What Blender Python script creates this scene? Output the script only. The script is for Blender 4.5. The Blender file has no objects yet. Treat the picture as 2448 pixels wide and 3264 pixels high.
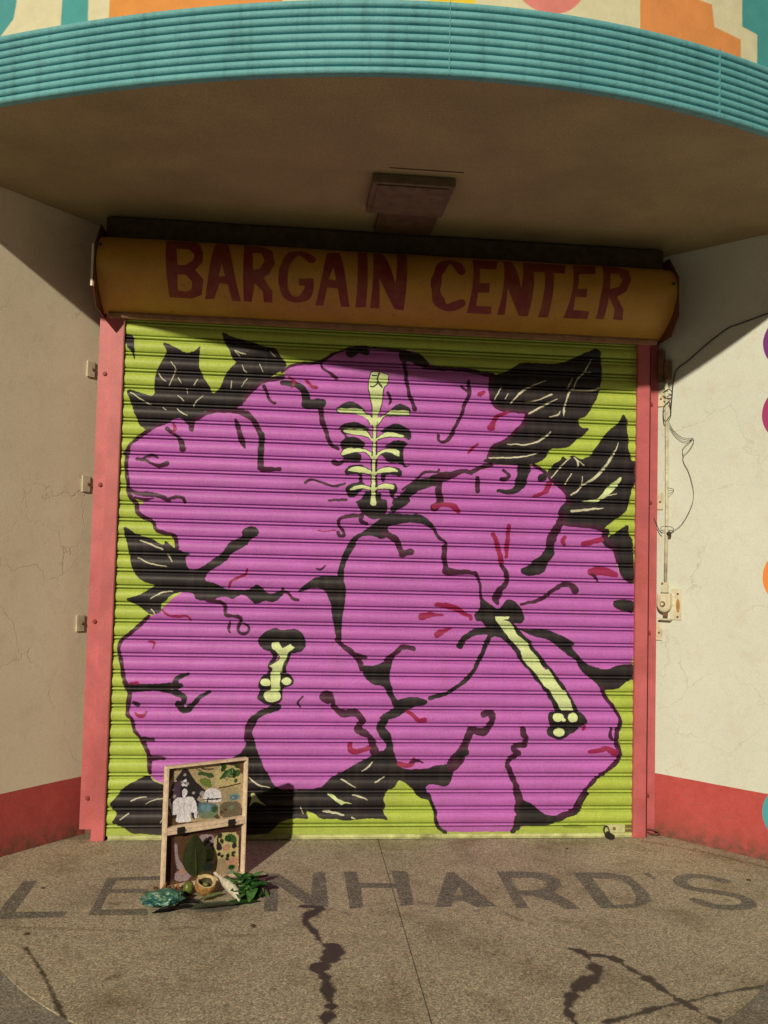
import bpy, bmesh, math, random
import numpy as np
from mathutils import Vector, Matrix, noise

random.seed(7)
sc = bpy.context.scene
COL = sc.collection

# ------------------------------------------------------------------ camera
CAM = dict(f=2961.54, yaw=0.103447, pitch=0.0536954, roll=0.0247333, loc=(-0.478733, -4.631036, 1.357960))
def cam_axes():
    y, p, r = CAM['yaw'], CAM['pitch'], CAM['roll']
    f = Vector((math.sin(y)*math.cos(p), math.cos(y)*math.cos(p), math.sin(p)))
    rt = Vector((math.cos(y), -math.sin(y), 0)); up = rt.cross(f)
    return rt*math.cos(r)+up*math.sin(r), -rt*math.sin(r)+up*math.cos(r), f
rt, up, fw = cam_axes()
cd = bpy.data.cameras.new('camera'); cam = bpy.data.objects.new('camera', cd); COL.objects.link(cam)
cam.matrix_world = Matrix(((rt.x, up.x, -fw.x, CAM['loc'][0]), (rt.y, up.y, -fw.y, CAM['loc'][1]), (rt.z, up.z, -fw.z, CAM['loc'][2]), (0, 0, 0, 1)))
cd.sensor_fit = 'VERTICAL'; cd.sensor_height = 36; cd.lens = 36*CAM['f']/3264
cd.clip_start = 0.05; cd.clip_end = 500
sc.camera = cam

# ------------------------------------------------------------------ world, sun, exposure
SUN_EL, SUN_AZ = math.radians(23.4), math.radians(22)
SUN_STRENGTH, SUN_COLOR, SKY = 3.8, (1.0, 0.88, 0.66), 0.0015
w = bpy.data.worlds.new('World'); sc.world = w; w.use_nodes = True
nt = w.node_tree; nt.nodes.clear()
sky = nt.nodes.new('ShaderNodeTexSky'); sky.sky_type = 'NISHITA'; sky.sun_disc = False
sky.sun_elevation = SUN_EL; sky.sun_rotation = math.atan2(-math.sin(SUN_AZ), -math.cos(SUN_AZ))
bg = nt.nodes.new('ShaderNodeBackground'); bg.inputs['Strength'].default_value = SKY
out = nt.nodes.new('ShaderNodeOutputWorld')
nt.links.new(sky.outputs[0], bg.inputs[0]); nt.links.new(bg.outputs[0], out.inputs[0])
sd = bpy.data.lights.new('sun', 'SUN'); sun = bpy.data.objects.new('sun', sd); COL.objects.link(sun)
sd.energy = SUN_STRENGTH; sd.color = SUN_COLOR; sd.angle = math.radians(0.9)
L = Vector((-math.sin(SUN_AZ)*math.cos(SUN_EL), -math.cos(SUN_AZ)*math.cos(SUN_EL), math.sin(SUN_EL)))
sun.rotation_euler = L.to_track_quat('Z', 'Y').to_euler(); sun.location = L*20
sc.view_settings.view_transform = 'Standard'; sc.view_settings.look = 'None'
sc.view_settings.exposure = 0.0; sc.view_settings.gamma = 1.0; sc.view_settings.use_curve_mapping = False
sc.render.engine = 'CYCLES'
# painted outlines in millimetres on their own surfaces
MURAL = '''
P pink 0 -1258,1902 -1200,1949 -1147,1990 -1094,2020 -1051,2039 -1018,2051 -969,2053 -914,2072 -832,2087 -749,2102 -712,2154 -669,2202 -625,2238 -525,2265 -493,2330 -426,2347 -341,2343 -319,2375 -257,2410 -178,2431 -132,2448 -63,2437 18,2429 87,2432 145,2429 217,2363 334,2351 416,2349 463,2334 539,2331 559,2233 572,2146 667,2150 738,2153 715,2087 657,2032 611,1984 552,1964 512,1882 613,1862 766,1873 820,1852 850,1806 899,1767 941,1728 948,1682 907,1634 913,1576 973,1566 1129,1562 1147,1513 1208,1439 1209,1369 1222,1329 1276,1290 1303,1284 1308,868 1221,844 1192,792 1133,745 1151,717 1218,644 1251,558 1219,506 1220,467 1247,398 1197,347 1156,313 1109,290 1051,222 1023,155 982,116 924,82 831,82 715,49 692,30 531,31 337,30 302,68 289,123 289,157 265,196 196,223 150,279 36,284 -76,301 -166,301 -270,235 -408,232 -496,240 -633,251 -878,246 -1018,262 -1073,278 -1101,311 -1110,354 -1118,408 -1144,467 -1161,499 -1189,532 -1196,569 -1221,591 -1225,623 -1210,661 -1207,710 -1223,720 -1246,753 -1257,839 -1265,888 -1279,926 -1249,959 -1202,993 -1155,1048 -1102,1077 -1040,1138 -987,1184 -880,1247 -947,1295 -982,1350 -1017,1404 -1018,1454 -1084,1469 -1118,1490 -1130,1523 -1196,1549 -1213,1587 -1171,1621 -1243,1652 -1255,1674 -1251,1707 -1263,1751 -1276,1801 -1275,1856
P black 0 -1306,2444 -1260,2440 -1253,2401 -1246,2317 -1255,2328 -1265,2361 -1288,2382
P black 0 -1119,2413 -1075,2399 -1030,2375 -991,2362 -953,2381 -933,2407 -936,2371 -938,2303 -915,2253 -886,2209 -862,2164 -830,2200 -810,2252 -799,2281 -752,2328 -774,2345 -786,2384 -815,2423 -834,2485 -789,2458 -676,2435 -619,2415 -563,2412 -539,2368 -499,2332 -526,2300 -614,2244 -701,2155 -727,2103 -832,2087 -914,2078 -951,2026 -972,1997 -1012,2040 -1050,2036 -1072,2015 -1147,1990 -1182,1972 -1213,1998 -1231,2037 -1249,2081 -1266,2119 -1282,2175 -1208,2156 -1145,2139 -1149,2214 -1136,2283 -1110,2329 -1095,2369
P black 0 540,2314 569,2333 639,2359 686,2397 889,2398 991,2447 1105,2503 1119,2352 1108,2292 1096,2233 1073,2196 1055,2160 1031,2129 995,2116 1002,2075 1056,2072 1021,2029 991,2016 955,1974 908,1960 848,1958 819,1899 766,1876 701,1865 542,1871 495,1881 530,1900 546,1958 622,1979 657,2035 709,2075 726,2135 685,2145 578,2146 542,2185 529,2261
P black 0 1230,2157 1258,2121 1250,2062 1268,2027 1257,1985 1269,1956 1282,1909 1300,1916 1301,1798 1280,1756 1272,1698 1266,1674 1242,1633 1194,1602 1162,1578 1129,1553 1033,1565 926,1562 907,1617 894,1651 947,1699 929,1745 875,1784 832,1841 861,1865 867,1883 897,1896 915,1925 938,1903 962,1933 1016,1906 1064,1931 1079,1961 1117,2015 1159,2070 1207,2101
P black 0 1135,1554 1159,1560 1174,1534 1147,1504 1201,1538 1267,1587 1271,1528 1292,1500 1303,1278 1276,1281 1240,1300 1215,1346 1208,1439 1142,1466 1118,1495
P black 0 1304,1196 1199,1195 1185,1166 1218,1143 1305,1125
P black 0 668,1047 745,1031 833,1039 910,1014 996,972 973,949 1030,887 1078,853 1162,840 1239,867 1308,871 1309,796 1258,775 1216,740 1133,734 1103,773 1019,835 1001,881 923,931 863,982 781,1001 733,1020
P black 0 -1267,1505 -1198,1460 -1138,1445 -1077,1411 -1071,1439 -1028,1404 -978,1383 -939,1373 -971,1361 -959,1311 -936,1293 -882,1313 -834,1353 -791,1382 -760,1439 -695,1463 -699,1496 -663,1521 -624,1512 -615,1476 -656,1453 -677,1419 -747,1383 -773,1338 -854,1292 -877,1247 -814,1232 -769,1205 -664,1202 -616,1239 -564,1187 -525,1193 -482,1217 -481,1189 -530,1146 -580,1153 -623,1133 -646,1152 -669,1179 -702,1179 -734,1156 -757,1169 -806,1165 -827,1148 -909,1147 -922,1185 -1009,1186 -1051,1149 -1077,1127 -1076,1088 -1124,1071 -1168,1108 -1257,1148 -1181,1169 -1139,1197 -1105,1217 -1173,1235 -1212,1278 -1227,1310 -1238,1371 -1251,1426 -1267,1464
S plum 21.9:16.4:13.7 -855,1148 -794,1143 -766,1127 -770,1083 -737,1073 -693,1073 -687,1051 -700,1029 -704,1001 -679,988 -652,997 -650,1027 -675,1040
S plum 16.7:13.9:13.9 -493,1216 -493,1200 -459,1195 -442,1167 -414,1159
P black 0 -426,1193 -382,1241 -322,1279 -221,1284 -198,1273 -177,1223 -183,1144 -193,1083 -196,987 -192,954 -218,959 -231,1032 -246,1087 -251,1143 -280,1204 -326,1226
P black 0 -1287,171 -1246,209 -1231,241 -1179,273 -1103,311 -1083,278 -1018,257 -824,246 -720,382 -656,426 -636,497 -621,535 -614,497 -590,420 -554,344 -502,257 -474,240 -463,232 -287,237 -222,301 -156,334 -78,378 -28,400 10,428 78,423 90,389 126,334 250,340 284,357 364,365 398,390 387,334 360,262 338,251 263,268 241,245 265,207 283,146 296,85 325,38 289,135 265,184 208,198 162,251 138,273 104,283 83,240 49,234 33,190 48,157 29,135 63,86 30,97 -71,97 -149,88 -211,98 -272,95 -306,125 -350,136 -327,95 -404,101 -459,88 -544,12 -1165,25 -1224,64 -1273,78 -1245,123 -1267,144
P black 0 694,245 730,189 794,161 830,122 900,105 947,127 993,138 1010,189 1051,234 1086,217 1051,189 1029,121 965,99 924,74 831,55 726,61 721,38 686,30 703,83 698,167
S plum 21.6:16.2:23.8:17.3:21.6 -1275,1856 -1253,1902 -1195,1954 -1147,1987 -1083,2020
S plum 21.7:16.3:23.8:17.3:21.7 -1262,1874 -1268,1818 -1267,1773 -1256,1707 -1254,1652 -1209,1615 -1210,1576 -1185,1549 -1127,1528 -1118,1490 -1085,1474 -1019,1465 -1011,1404
S plum 24.2 -951,2031 -887,2079 -776,2089 -692,2076
S plum 22.3:16.7:24.5:17.8:22.3 -711,2143 -679,2190 -614,2244 -525,2265
S plum 16.9:12.4 -526,2294 -471,2336 -341,2343 -302,2379 -212,2424 -144,2439 -63,2434 87,2432
S black 51.5:34.3 -188,2402 -143,2427 -108,2411
S black 58:40.6 88,2403 146,2395 193,2362
S plum 23.3 188,2350 334,2345 427,2344 486,2329 545,2326
S plum 23.6:17.7:26:18.9:23.6 534,2313 533,2197 572,2146 685,2142 732,2141 709,2075 657,2032 611,1984 546,1964 530,1900
S plum 23.7:17.8:26.1:19:23.7 766,1868 814,1846 863,1795 911,1762 941,1722 954,1682
S plum 23.8:17.9:26.2:19:23.8 907,1634 913,1576 973,1569 1129,1565 1148,1502 1196,1462 1212,1393
S plum 23.8:17.9:26.2:19:23.8 1139,745 1151,700 1212,638 1242,564 1213,524 1214,467 1244,398 1168,330 1086,273 1039,206 1011,138 924,99
S black 11.9 1242,567 1207,535
S plum 21.6:16.2:23.7:17.3:21.6 -1134,1065 -1176,1021 -1207,993 -1249,959 -1274,921 -1255,850 -1241,769 -1218,710 -1206,689 -1215,640 -1218,591 -1191,569 -1183,521 -1144,478 -1104,402 -1101,321
S black 21.4:26.7 -1217,710 -1191,710 -1084,722 -975,696 -947,680 -952,653 -978,642
S black 21.4:32.1:26.8 -1218,731 -1138,727 -1030,733 -971,734
S black 32.4:21.6:18.4 -992,723 -994,766 -972,778 -935,792
S black 32.4:27:16.2 -979,647 -945,604 -908,642 -877,681 -829,706
S plum 21.4 -1188,651 -1167,640
S plum 26.8:21.4 -1134,478 -1091,473
S plum 26.8:16.1 -1098,386 -1034,386
S plum 27.8:27.8:22.2 -749,2091 -675,2065 -640,2010 -616,1954
S plum 27.9:33.5:16.8 -616,1954 -620,1898 -618,1841 -622,1801 -567,1803 -522,1805
S black 22.3:22.3 -617,1977 -624,1847
S plum 21.6:27:16.2 -1244,1674 -1200,1659 -1146,1661 -1091,1651 -1058,1630
S plum 16.3:19.6:16.3 -1069,1635 -1026,1653 -987,1649 -981,1627
S plum 16.3:14.1:27.1 -1217,1831 -1174,1827 -1140,1806 -1107,1796 -1075,1813
S plum 18.6:14.2:32.8 -1082,1987 -1048,1960 -1014,1939 -1001,1889
S plum 16.7:33.3:11.1 -747,2040 -728,1984 -710,1928 -698,1906
S plum 16.8:14.6:14.6 -613,2216 -595,2171 -577,2138 -560,2133
S plum 33:22 -962,2020 -961,1986
S plum 13.6:17:19.3 -335,2343 -323,2315 -283,2294 -254,2272
S mag 13.6:17 -406,2254 -383,2226 -354,2219
S black 28.1:33.8:39.4 -524,2237 -457,2234 -411,2208 -403,2145
S black 45.2:50.9:45.2 -403,2134 -358,2135 -324,2143
S plum 28.3:22.7:17 -329,2114 -321,2051 -297,2001 -291,1967 -267,1928 -238,1917
S plum 19.7:19.7:23.2 83,2386 96,2294 110,2213 134,2162 143,2134
S plum 23.5:17.6:15.3 417,2285 424,2209 396,2167 391,2121 352,2049 329,2008
S plum 23.3:17.5:11.7:14 346,2026 318,1979 283,1969 266,1982 268,2006
S mag 14.2:23.7:35.5 626,2136 567,2116 550,2081 538,2057
S mag 17.7:25.9 500,2236 476,2223
S plum 25.7:23.4 438,1821 495,1852 542,1865
S plum 15.3:17.7:23.6 607,1839 637,1817 626,1793 596,1792
S black 65.1:53.3:29.6:17.8 713,1854 697,1772 662,1725 580,1734
S plum 23.4:23.4 473,1794 474,1730
S mag 15.4:29.6 769,1711 828,1730 845,1777
S black 35.6:35.6 815,1811 803,1805
S plum 23.4:23.4:35.1:52.6 438,1821 397,1831 345,1806 287,1793
S plum 12.8:13.9:12.8 275,1833 264,1815 200,1819 177,1789 132,1753 93,1723
S plum 14.6:13.5:11.2 -397,1741 -364,1762 -318,1744 -256,1726 -199,1742
S black 34.4:51.6:45.9 60,1660 105,1689 161,1749 230,1762 276,1787
S plum 34.8:40.6 281,1793 271,1723 290,1667 256,1638
S mag 28.9:23.1:28.9 256,1643 302,1656 348,1652 378,1624
S plum 11.3:14.7 -276,1657 -191,1663
P black 0 -146,1671 13,1676 20,1625 4,1579 -53,1568 -87,1582 -116,1603
S plum 20.5:17.1:14.8:19.3 -121,1586 -178,1584 -223,1566 -228,1538 -199,1505 -192,1482 -221,1481 -227,1498
S plum 28.4:17.1 -110,1587 -121,1558 -86,1547
S mag 6.8:5.6 -328,1507 -300,1499 -238,1509
S black 34.4:34.4:28.7 49,1625 89,1649 117,1673
P black 0 26,1608 118,1599 176,1606 228,1579 270,1529 241,1528 200,1556 131,1559 62,1546 17,1536 41,1489 -4,1470 -62,1486 -107,1485 -140,1450 -163,1438 -163,1460 -141,1484 -85,1519 -41,1554
S black 34:34:28.3:34 -152,1444 -179,1403 -195,1358 -207,1313 -206,1268
S plum 34.3:28.6:28.6:34.3 6,1499 64,1478 82,1433 100,1399
S plum 28.6:28.6 100,1402 140,1412
S plum 17.3:13.9:15 258,1529 277,1484 323,1468 313,1422
S plum 28.9:23.1 312,1439 308,1382 320,1348
P plum 0 308,1348 355,1332 447,1328 447,1322 482,1323 492,1295 448,1305 390,1304 327,1294 298,1313
S plum 17.5:14:15.1:29.1 471,1317 495,1272 499,1215 509,1175 532,1153
S mag 23.4:29.3:25.8 561,1509 579,1469 591,1417 604,1372
S mag 21.2:29.4:17.6 639,1557 634,1488 632,1447 627,1401
S plum 23.4:21.1:25.8:46.8:17.6 604,1355 634,1310 635,1264 589,1228 595,1211 572,1188 590,1163
S plum 11.7:17.6:21.1 710,1162 754,1172 801,1181 854,1217
S plum 23.6:23.6:29.5:35.5 854,1223 906,1258 948,1271 978,1257 990,1237
S plum 41.7:47.6:41.7 925,1617 896,1558 855,1488 856,1436
S black 47.4:77:35.5 856,1430 810,1371 775,1336 722,1329
S mag 23.9:29.9:23.9 1028,1475 1082,1488 1124,1501
S mag 15.5:23.8:11.9 932,1507 915,1489 933,1464
S mag 41.8:47.8:35.8 1072,1331 1125,1344 1198,1323
S mag 23:34.5:17.3 278,1151 359,1144 447,1094
S mag 34.4:28.7:11.5 205,1090 250,1102 308,1098
S mag 28.7:28.7:9.2 281,1001 304,1018 356,1033
S mag 23.2 452,1095 452,1083
P black 0 508,1181 556,1153 591,1134 608,1149 631,1183 666,1184 714,1145 726,1105 732,1088 715,1065 674,1064 645,1030 546,1022 511,1070 476,1072 469,1106 498,1138 497,1169
S black 34.6:28.9:34.6 398,946 420,986 454,1009 488,1021 546,1028
P black 0 511,1033 645,1058 698,1025 781,966 746,969 687,1002 646,973 588,1000 553,988 541,999
S black 26.8:23.3:20.9:23.3 552,1005 525,937 497,874 475,829 436,777 362,726 339,709 254,686
P black 0 61,662 128,690 208,691 243,675 238,652 169,640 130,612 63,578 -5,578 28,611 79,634
S black 39.6:50.9:45.2 29,572 7,545 31,506 48,484
S black 33.9:33.9:56.5 48,489 61,445 45,400
S mag 17.1:19.3:28.4 142,618 176,601 200,568 228,579
S plum 22.5:28.1 -218,970 -195,943 -137,905 -102,866 -90,827
S plum 22.5:16.9:24.8:18:22.5 -126,894 -75,883
P black 0 -91,844 -17,845 22,868 78,908 62,868 47,790 59,734 71,712 43,711 14,745 -32,750 -78,783
S plum 34:25:25:22.7 33,868 78,908 111,942 163,931
S black 34:28.3 48,734 54,706 78,668
S plum 33.5:33.5:27.9:24.6 -254,670 -283,686 -266,706 -238,698 -226,648
S plum 28:33.6:33.6 -226,643 -180,599 -113,621 -78,572
S plum 28.1:39.4:33.7:33.7 -83,572 -110,527 -48,505 -24,467
S plum 33.8:39.4 -36,478 -18,422
S mag 24.7:28:22.4 -137,461 -142,433 -113,417 -46,439
S mag 22.6:22.6 108,362 159,351 181,384
S plum 34.6:34.6:51.8:69.1 463,531 442,474 420,413 376,357
S black 34.4 409,407 443,418
S plum 28.9:34.7:34.7 525,607 566,621 578,576 533,520
S plum 34.6:40.3 463,531 527,520
S plum 19.6:25.4 475,536 464,519 448,474
S plum 29.1:29.1:25.7:25.7 730,538 730,510 754,487 731,459
S plum 29.1:23.3:29.1 737,459 685,453 679,436 709,414
S plum 29.1:23.3:29.1:29.1:40.7 703,414 645,374 670,318 706,245 718,189
S mag 23.6:23.6:41.4 1078,426 1137,432 1166,444 1208,421
S black 33.1:33.1:38.7 -497,635 -568,612 -611,584 -632,535
S plum 43.9:32.9 -632,541 -641,480
S plum 10.9:14.1:9.8 -1185,1837 -1142,1856 -1120,1843
S plum 9.7:16.2:8.7 -1221,1642 -1177,1632 -1134,1639
S mag 11:18.6:11 -1055,2016 -1038,1989 -1048,1966
S mag 12.9:17.6:8.2 470,1967 447,1949 424,1919
S plum 13.8:17.3:8.1 6,2209 24,2175 13,2151
S mag 10.7:19.3:8.6 -1181,602 -1159,586 -1133,592 -1128,608
S mag 9.7:18.4:9.7 -1071,1099 -1043,1072 -994,1068 -950,1074 -933,1052
S plum 9.9:16.5:7.7 -742,1045 -752,1012 -740,995
S mag 9.9:16.5:8.8 -753,1211 -748,1244 -705,1267 -672,1279 -668,1307
S plum 11.9:17.9:10.8 1072,1320 1096,1309 1108,1286
S mag 10.8:19.2:9.6 1186,1334 1210,1317
S plum 9.1:13.7:6.8 227,368 193,379 159,367
S mag 11.8:20.1:10.6 1034,574 1052,551 1041,534
S plum 11.9:20.2:11.9 1189,546 1178,506 1196,484
S mag 8.6:15.1:6.5 -1130,945 -1097,940 -1107,912
S plum 9:14.6:7.9 -284,1333 -306,1310 -329,1315
S plum 10:14.5:6.7 -377,686 -404,658 -387,636
S mag 11.3:16.9:7.9 -491,2267 -463,2245 -473,2216
S plum 14.1:19.9:14.1 382,2260 418,2227
S mag 10.7:16.1 -1208,742 -1176,748
B bone 8 -567,749 -545,766 -514,811 -545,835 -501,861 -494,877 -511,905 -539,921 -535,949 -504,952 -487,922 -473,927 -446,944 -424,925 -456,900 -463,872 -482,839 -475,811 -480,789
P black 0 -607,964 -575,1003 -526,1021 -487,1010 -415,1020 -381,990 -367,940 -384,912 -433,892 -456,900 -572,909 -600,937
S black 22.1:16.6:16.6 -533,910 -510,877 -548,843 -536,805 -579,771 -589,738 -577,717
S black 18.9:16.7 -450,894 -460,861 -476,817 -464,784
P black 0 -600,749 -568,782 -491,805 -447,800 -422,773 -429,745 -467,728 -478,718 -476,663 -530,640 -575,656 -603,683 -583,722
F bone 0 -535,949 -504,952 -487,922 -473,927 -446,944 -424,925 -456,900 -463,872 -482,839 -491,805 -489,718 -533,717 -536,805 -514,819 -545,835 -501,861 -494,877 -511,905 -536,921
P bone 0 -534,755 -542,769 -562,774 -581,769 -589,755 -581,741 -562,736 -542,741
P bone 0 -436,762 -443,776 -460,781 -477,776 -485,762 -477,747 -460,742 -443,747
P bone 0 -482,690 -495,712 -527,722 -558,712 -571,690 -558,667 -527,658 -495,667
S bone 33.2 -514,816 -506,728
P black 0 869,626 1022,628 1046,602 1067,568 1023,545 988,517 965,511 936,482 894,488 853,510 853,533 870,556 852,595
S black 25.7 628,995 688,939 718,883 784,815 832,753 861,720 892,664 916,624
S black 25.7 674,1047 734,980 782,924 830,867 872,822 914,771 950,715 974,676 1004,625
F bone 0 577,1097 653,1099 647,1087 615,1083 650,1075 671,1047 692,1008 746,969 764,929 806,890 818,861 836,833 854,839 872,816 902,771 932,732 944,732 968,687 989,630 927,631 894,681 867,732 832,753 795,810 724,883 705,939 646,995 604,1052 577,1080
P bone 0 940,596 931,612 910,618 890,612 881,596 890,580 910,573 931,580
P bone 0 1014,596 1006,614 987,621 968,614 960,596 968,578 987,571 1006,578
P bone 0 945,522 936,537 916,543 895,537 886,522 895,507 916,500 936,507
P bone 0 952,583 948,590 940,592 932,590 928,583 932,577 940,574 948,577
P black 0 -255,2111 -222,2147 -182,2162 -136,2145 -101,2112 -158,2118
P black 0 8,2111 59,2162 111,2144 129,2116 106,2126 20,2123
P black 0 -244,2014 -219,2041 -168,2057 -122,2048 -75,2021 -98,2014 -207,2021
P black 0 -35,2005 16,2048 61,2058 132,2023 127,1971 86,1987 11,2007
P black 0 -235,2009 -201,2022 -194,1976 -155,1983 -97,1951 -119,1916 -199,1925 -221,1912 -228,1952 -200,1976
P black 0 -16,1937 52,1974 98,1965 116,1954 88,1930 95,1849 77,1878 65,1929
P black 0 -226,1889 -198,1902 -152,1906 -118,1893 -123,1853 -162,1852 -197,1862
S plum 22.7:17.1:34.1 -185,1862 -214,1856 -230,1838 -253,1848
P black 0 -27,1897 25,1913 88,1895 101,1844 136,1851 101,1832 78,1855 9,1858 -3,1880
P black 0 -204,1808 -173,1840 -105,1842 -116,1808 -108,1745 -131,1756 -127,1796 -195,1788
P black 0 -19,1805 26,1841 84,1826 91,1786 10,1801 0,1755 -17,1760
P black 0 -202,1722 -160,1749 -114,1756 -91,1740 -146,1676 -180,1675
P black 0 17,1749 57,1757 70,1723 47,1688 65,1677 36,1676 24,1710
P black 0 -112,1682 -90,1712 -67,1707 -56,1690 -16,1708 -9,1658 -117,1654
B bone 10 -77,2312 -37,2315 -14,2303 7,2301 5,2260 -18,2236 -19,2184 -37,2097 -66,2096 -80,2182 -92,2233 -88,2285
B bone 9 -247,2122 -121,2124 -112,2103 -71,2087 -70,2033 -106,2089 -158,2098 -246,2099
B bone 9 115,2123 20,2123 3,2102 -31,2083 -48,2057 -47,2034 -20,2081 9,2097 115,2099
B bone 9 -207,2020 -101,2020 -68,1970 -97,1986 -166,1992 -218,2004
B bone 9 -48,1968 -18,2000 17,2012 96,1996 86,1984 11,1990
B bone 9 -207,1924 -107,1922 -67,1901 -66,1875 -101,1908 -164,1902 -226,1881
B bone 9 -44,1902 -4,1926 68,1926 74,1882 31,1907 -10,1909 -43,1882
B bone 9 -190,1808 -162,1829 -122,1833 -64,1810 -64,1795 -150,1805
B bone 9 -44,1810 -13,1831 32,1836 78,1810 16,1811 -44,1799
B bone 9 -176,1717 -148,1735 -103,1740 -59,1730 -59,1718 -114,1725 -170,1711
B bone 9 -48,1730 0,1752 49,1748 49,1722 1,1726 -48,1720
S black 28.7:26.4:32.1:34.4 -57,2091 -54,1976 -55,1833 -52,1657
S bone 26.4:13.8:14.9:13.8:13.8:25.2 -55,2102 -54,2033 -56,1970 -56,1919 -56,1833 -57,1747 -54,1656
P bone 0 -39,1651 -43,1662 -55,1667 -66,1662 -71,1651 -66,1639 -55,1635 -43,1639
F bone 0 -157,2095 -112,2094 -71,2081 -26,2086 -48,2051 -56,2027 -76,2055 -117,2085
F bone 0 -86,1980 -51,1973 -29,1985 -54,1953
F bone 0 -78,1886 -54,1890 -27,1897 -54,1861
F bone 0 -76,1806 -57,1807 -30,1810 -55,1781
F bone 0 -74,1729 -57,1730 -31,1728 -54,1707
S black 8.1 -40,2308 -51,2281 -41,2253 -24,2236
S black 6.9 -84,2239 -64,2237 -47,2258
S black 6.9 -77,2294 -54,2295
S vein 4.9:6.5:3.3 -1260,2156 -1201,2119 -1159,2099
S vein 3.3:7.7:3.3 -1036,2087 -1013,2065 -982,2055
S vein 3.8 -1104,2088 -1088,2077
S vein 3.8 -1072,2317 -1044,2281 -1063,2235 -1080,2198
S vein 5.5 -1044,2281 -1051,2275
S vein 3.3:5.5:2.2 -1135,2263 -1112,2230 -1090,2219
S vein 5.5:2.7 -1035,2238 -1016,2212
S vein 2.8:5 -941,2235 -958,2209
S vein 3.3:5.5:3.3 -1035,2151 -1016,2136 -1003,2126
S vein 2.8:5:3.9 -911,2154 -949,2119 -955,2099
S vein 3.3:5.6:3.3 -764,2388 -738,2378 -710,2374
S vein 3.3 -761,2385 -735,2358
S vein 5.1:3.4 -590,2388 -562,2368
S vein 3.3:5:5 -725,2316 -716,2291 -702,2283
S vein 5:2.8 -639,2326 -619,2287
S vein 4.5:2.8 -699,2249 -725,2208
S vein 2.8:4.5 -775,2237 -777,2197
S vein 3.3 -990,2185 -986,2165
S vein 5.3:4.7 588,2263 555,2203
S vein 4.1:5.3 624,2233 609,2206
S vein 3:9.6:10.8:4.8 819,2308 724,2269 677,2232 637,2183
S vein 8.4:6:3.6 853,2237 785,2207 719,2196
S vein 3.6:8.4:9.6 881,2214 809,2179 735,2135
S vein 3.6:10.8:3.6 899,2151 887,2132 843,2123
S vein 3.6:8.5:4.8 1060,2432 1028,2366 975,2310 972,2277
S vein 8.4:8.4:8.4:9.6:3.6 966,2277 934,2237 928,2196 917,2160 918,2128
S vein 9.6:7.2:10.8 957,2265 1035,2262 1102,2281
S vein 3 1028,2363 1061,2364
S vein 3.6:6 959,2327 936,2273
S vein 8.4:9.5:8.4:3.6 850,2043 812,2009 735,1971 623,1973
S vein 3:8.3:5.9 789,1935 701,1906 530,1899
S vein 3:9.7:13.3:14.5:4.8 1211,2004 1184,1941 1137,1869 1078,1808 1018,1774
S vein 3.6:9.6:7.2 1021,1777 995,1741 959,1725
S vein 3.6:7.2:4.8 956,1918 915,1879 856,1807
S vein 4.8:12:3 974,1919 998,1893 996,1867
S vein 3.6 992,1905 1027,1880
S vein 3:6:4.8 963,1834 940,1798 927,1776
S vein 3:6:7.2 1017,1821 1021,1789 1009,1765
P bone 0 1225,1828 1225,1802 1181,1747 1139,1714 1091,1692 1115,1690 1031,1689 1013,1695 1091,1703 1121,1728 1138,1752 1174,1788
S vein 8.4:3.6 1139,1722 1202,1736
S vein 10.7:11.9:3 963,1642 1032,1647 1092,1657 1131,1661
S vein 3:4.8 1077,1660 1080,1648
S vein 5.4:7.6:7.6 -1189,1433 -1137,1418 -1081,1391
S vein 3.2:7.6:4.3 -1194,1350 -1144,1323 -1057,1309
S vein 6.5:3.8 -1051,1367 -1033,1336
S vein 4.3:7.6:3.3 -1025,1190 -1074,1187 -1127,1150
S vein 7.6:3.2 -1121,1101 -1102,1077
S vein 3.2:5.3 -1110,203 -1150,200 -1182,184
S vein 3.2:4.8:3.2 -1027,200 -1075,190 -1114,171
S vein 4.8:4.3 -1192,125 -1230,97
S vein 6.4:3.2 -1023,106 -1044,79
S vein 3.3:8.8:3.3 -627,295 -590,262 -525,247
P bone 0 -616,219 -600,219 -571,186 -535,158 -593,186 -625,153 -610,186
S vein 3.4:9:4.5 -25,373 -44,350 -77,328
S vein 4.5:7.8:3.3 -180,287 -148,270 -106,248
S vein 3.4:6.8 36,298 -8,274
P bone 0 -250,219 -214,215 -191,193 -168,182 -113,167 -162,171 -173,161 -190,174
S vein 5.6:10.1:2.8 -119,210 -80,204 -47,189
S vein 4.4:12.2:5.6 -262,133 -217,128 -160,115
S vein 5:2.2 -373,150 -358,123
S vein 6.7:2.8 -122,103 -105,97
P grime 0 924,60 994,68 1089,50 983,43
S black 19.3:17.1:14.8:17.1:19.3 259,207 280,157 295,129 293,85 311,49 345,30
S black 23.2:19.7:23.2 705,100 702,55 687,30
S plum 17.4:19.7:15.1 691,245 707,189 702,133
'''
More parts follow.
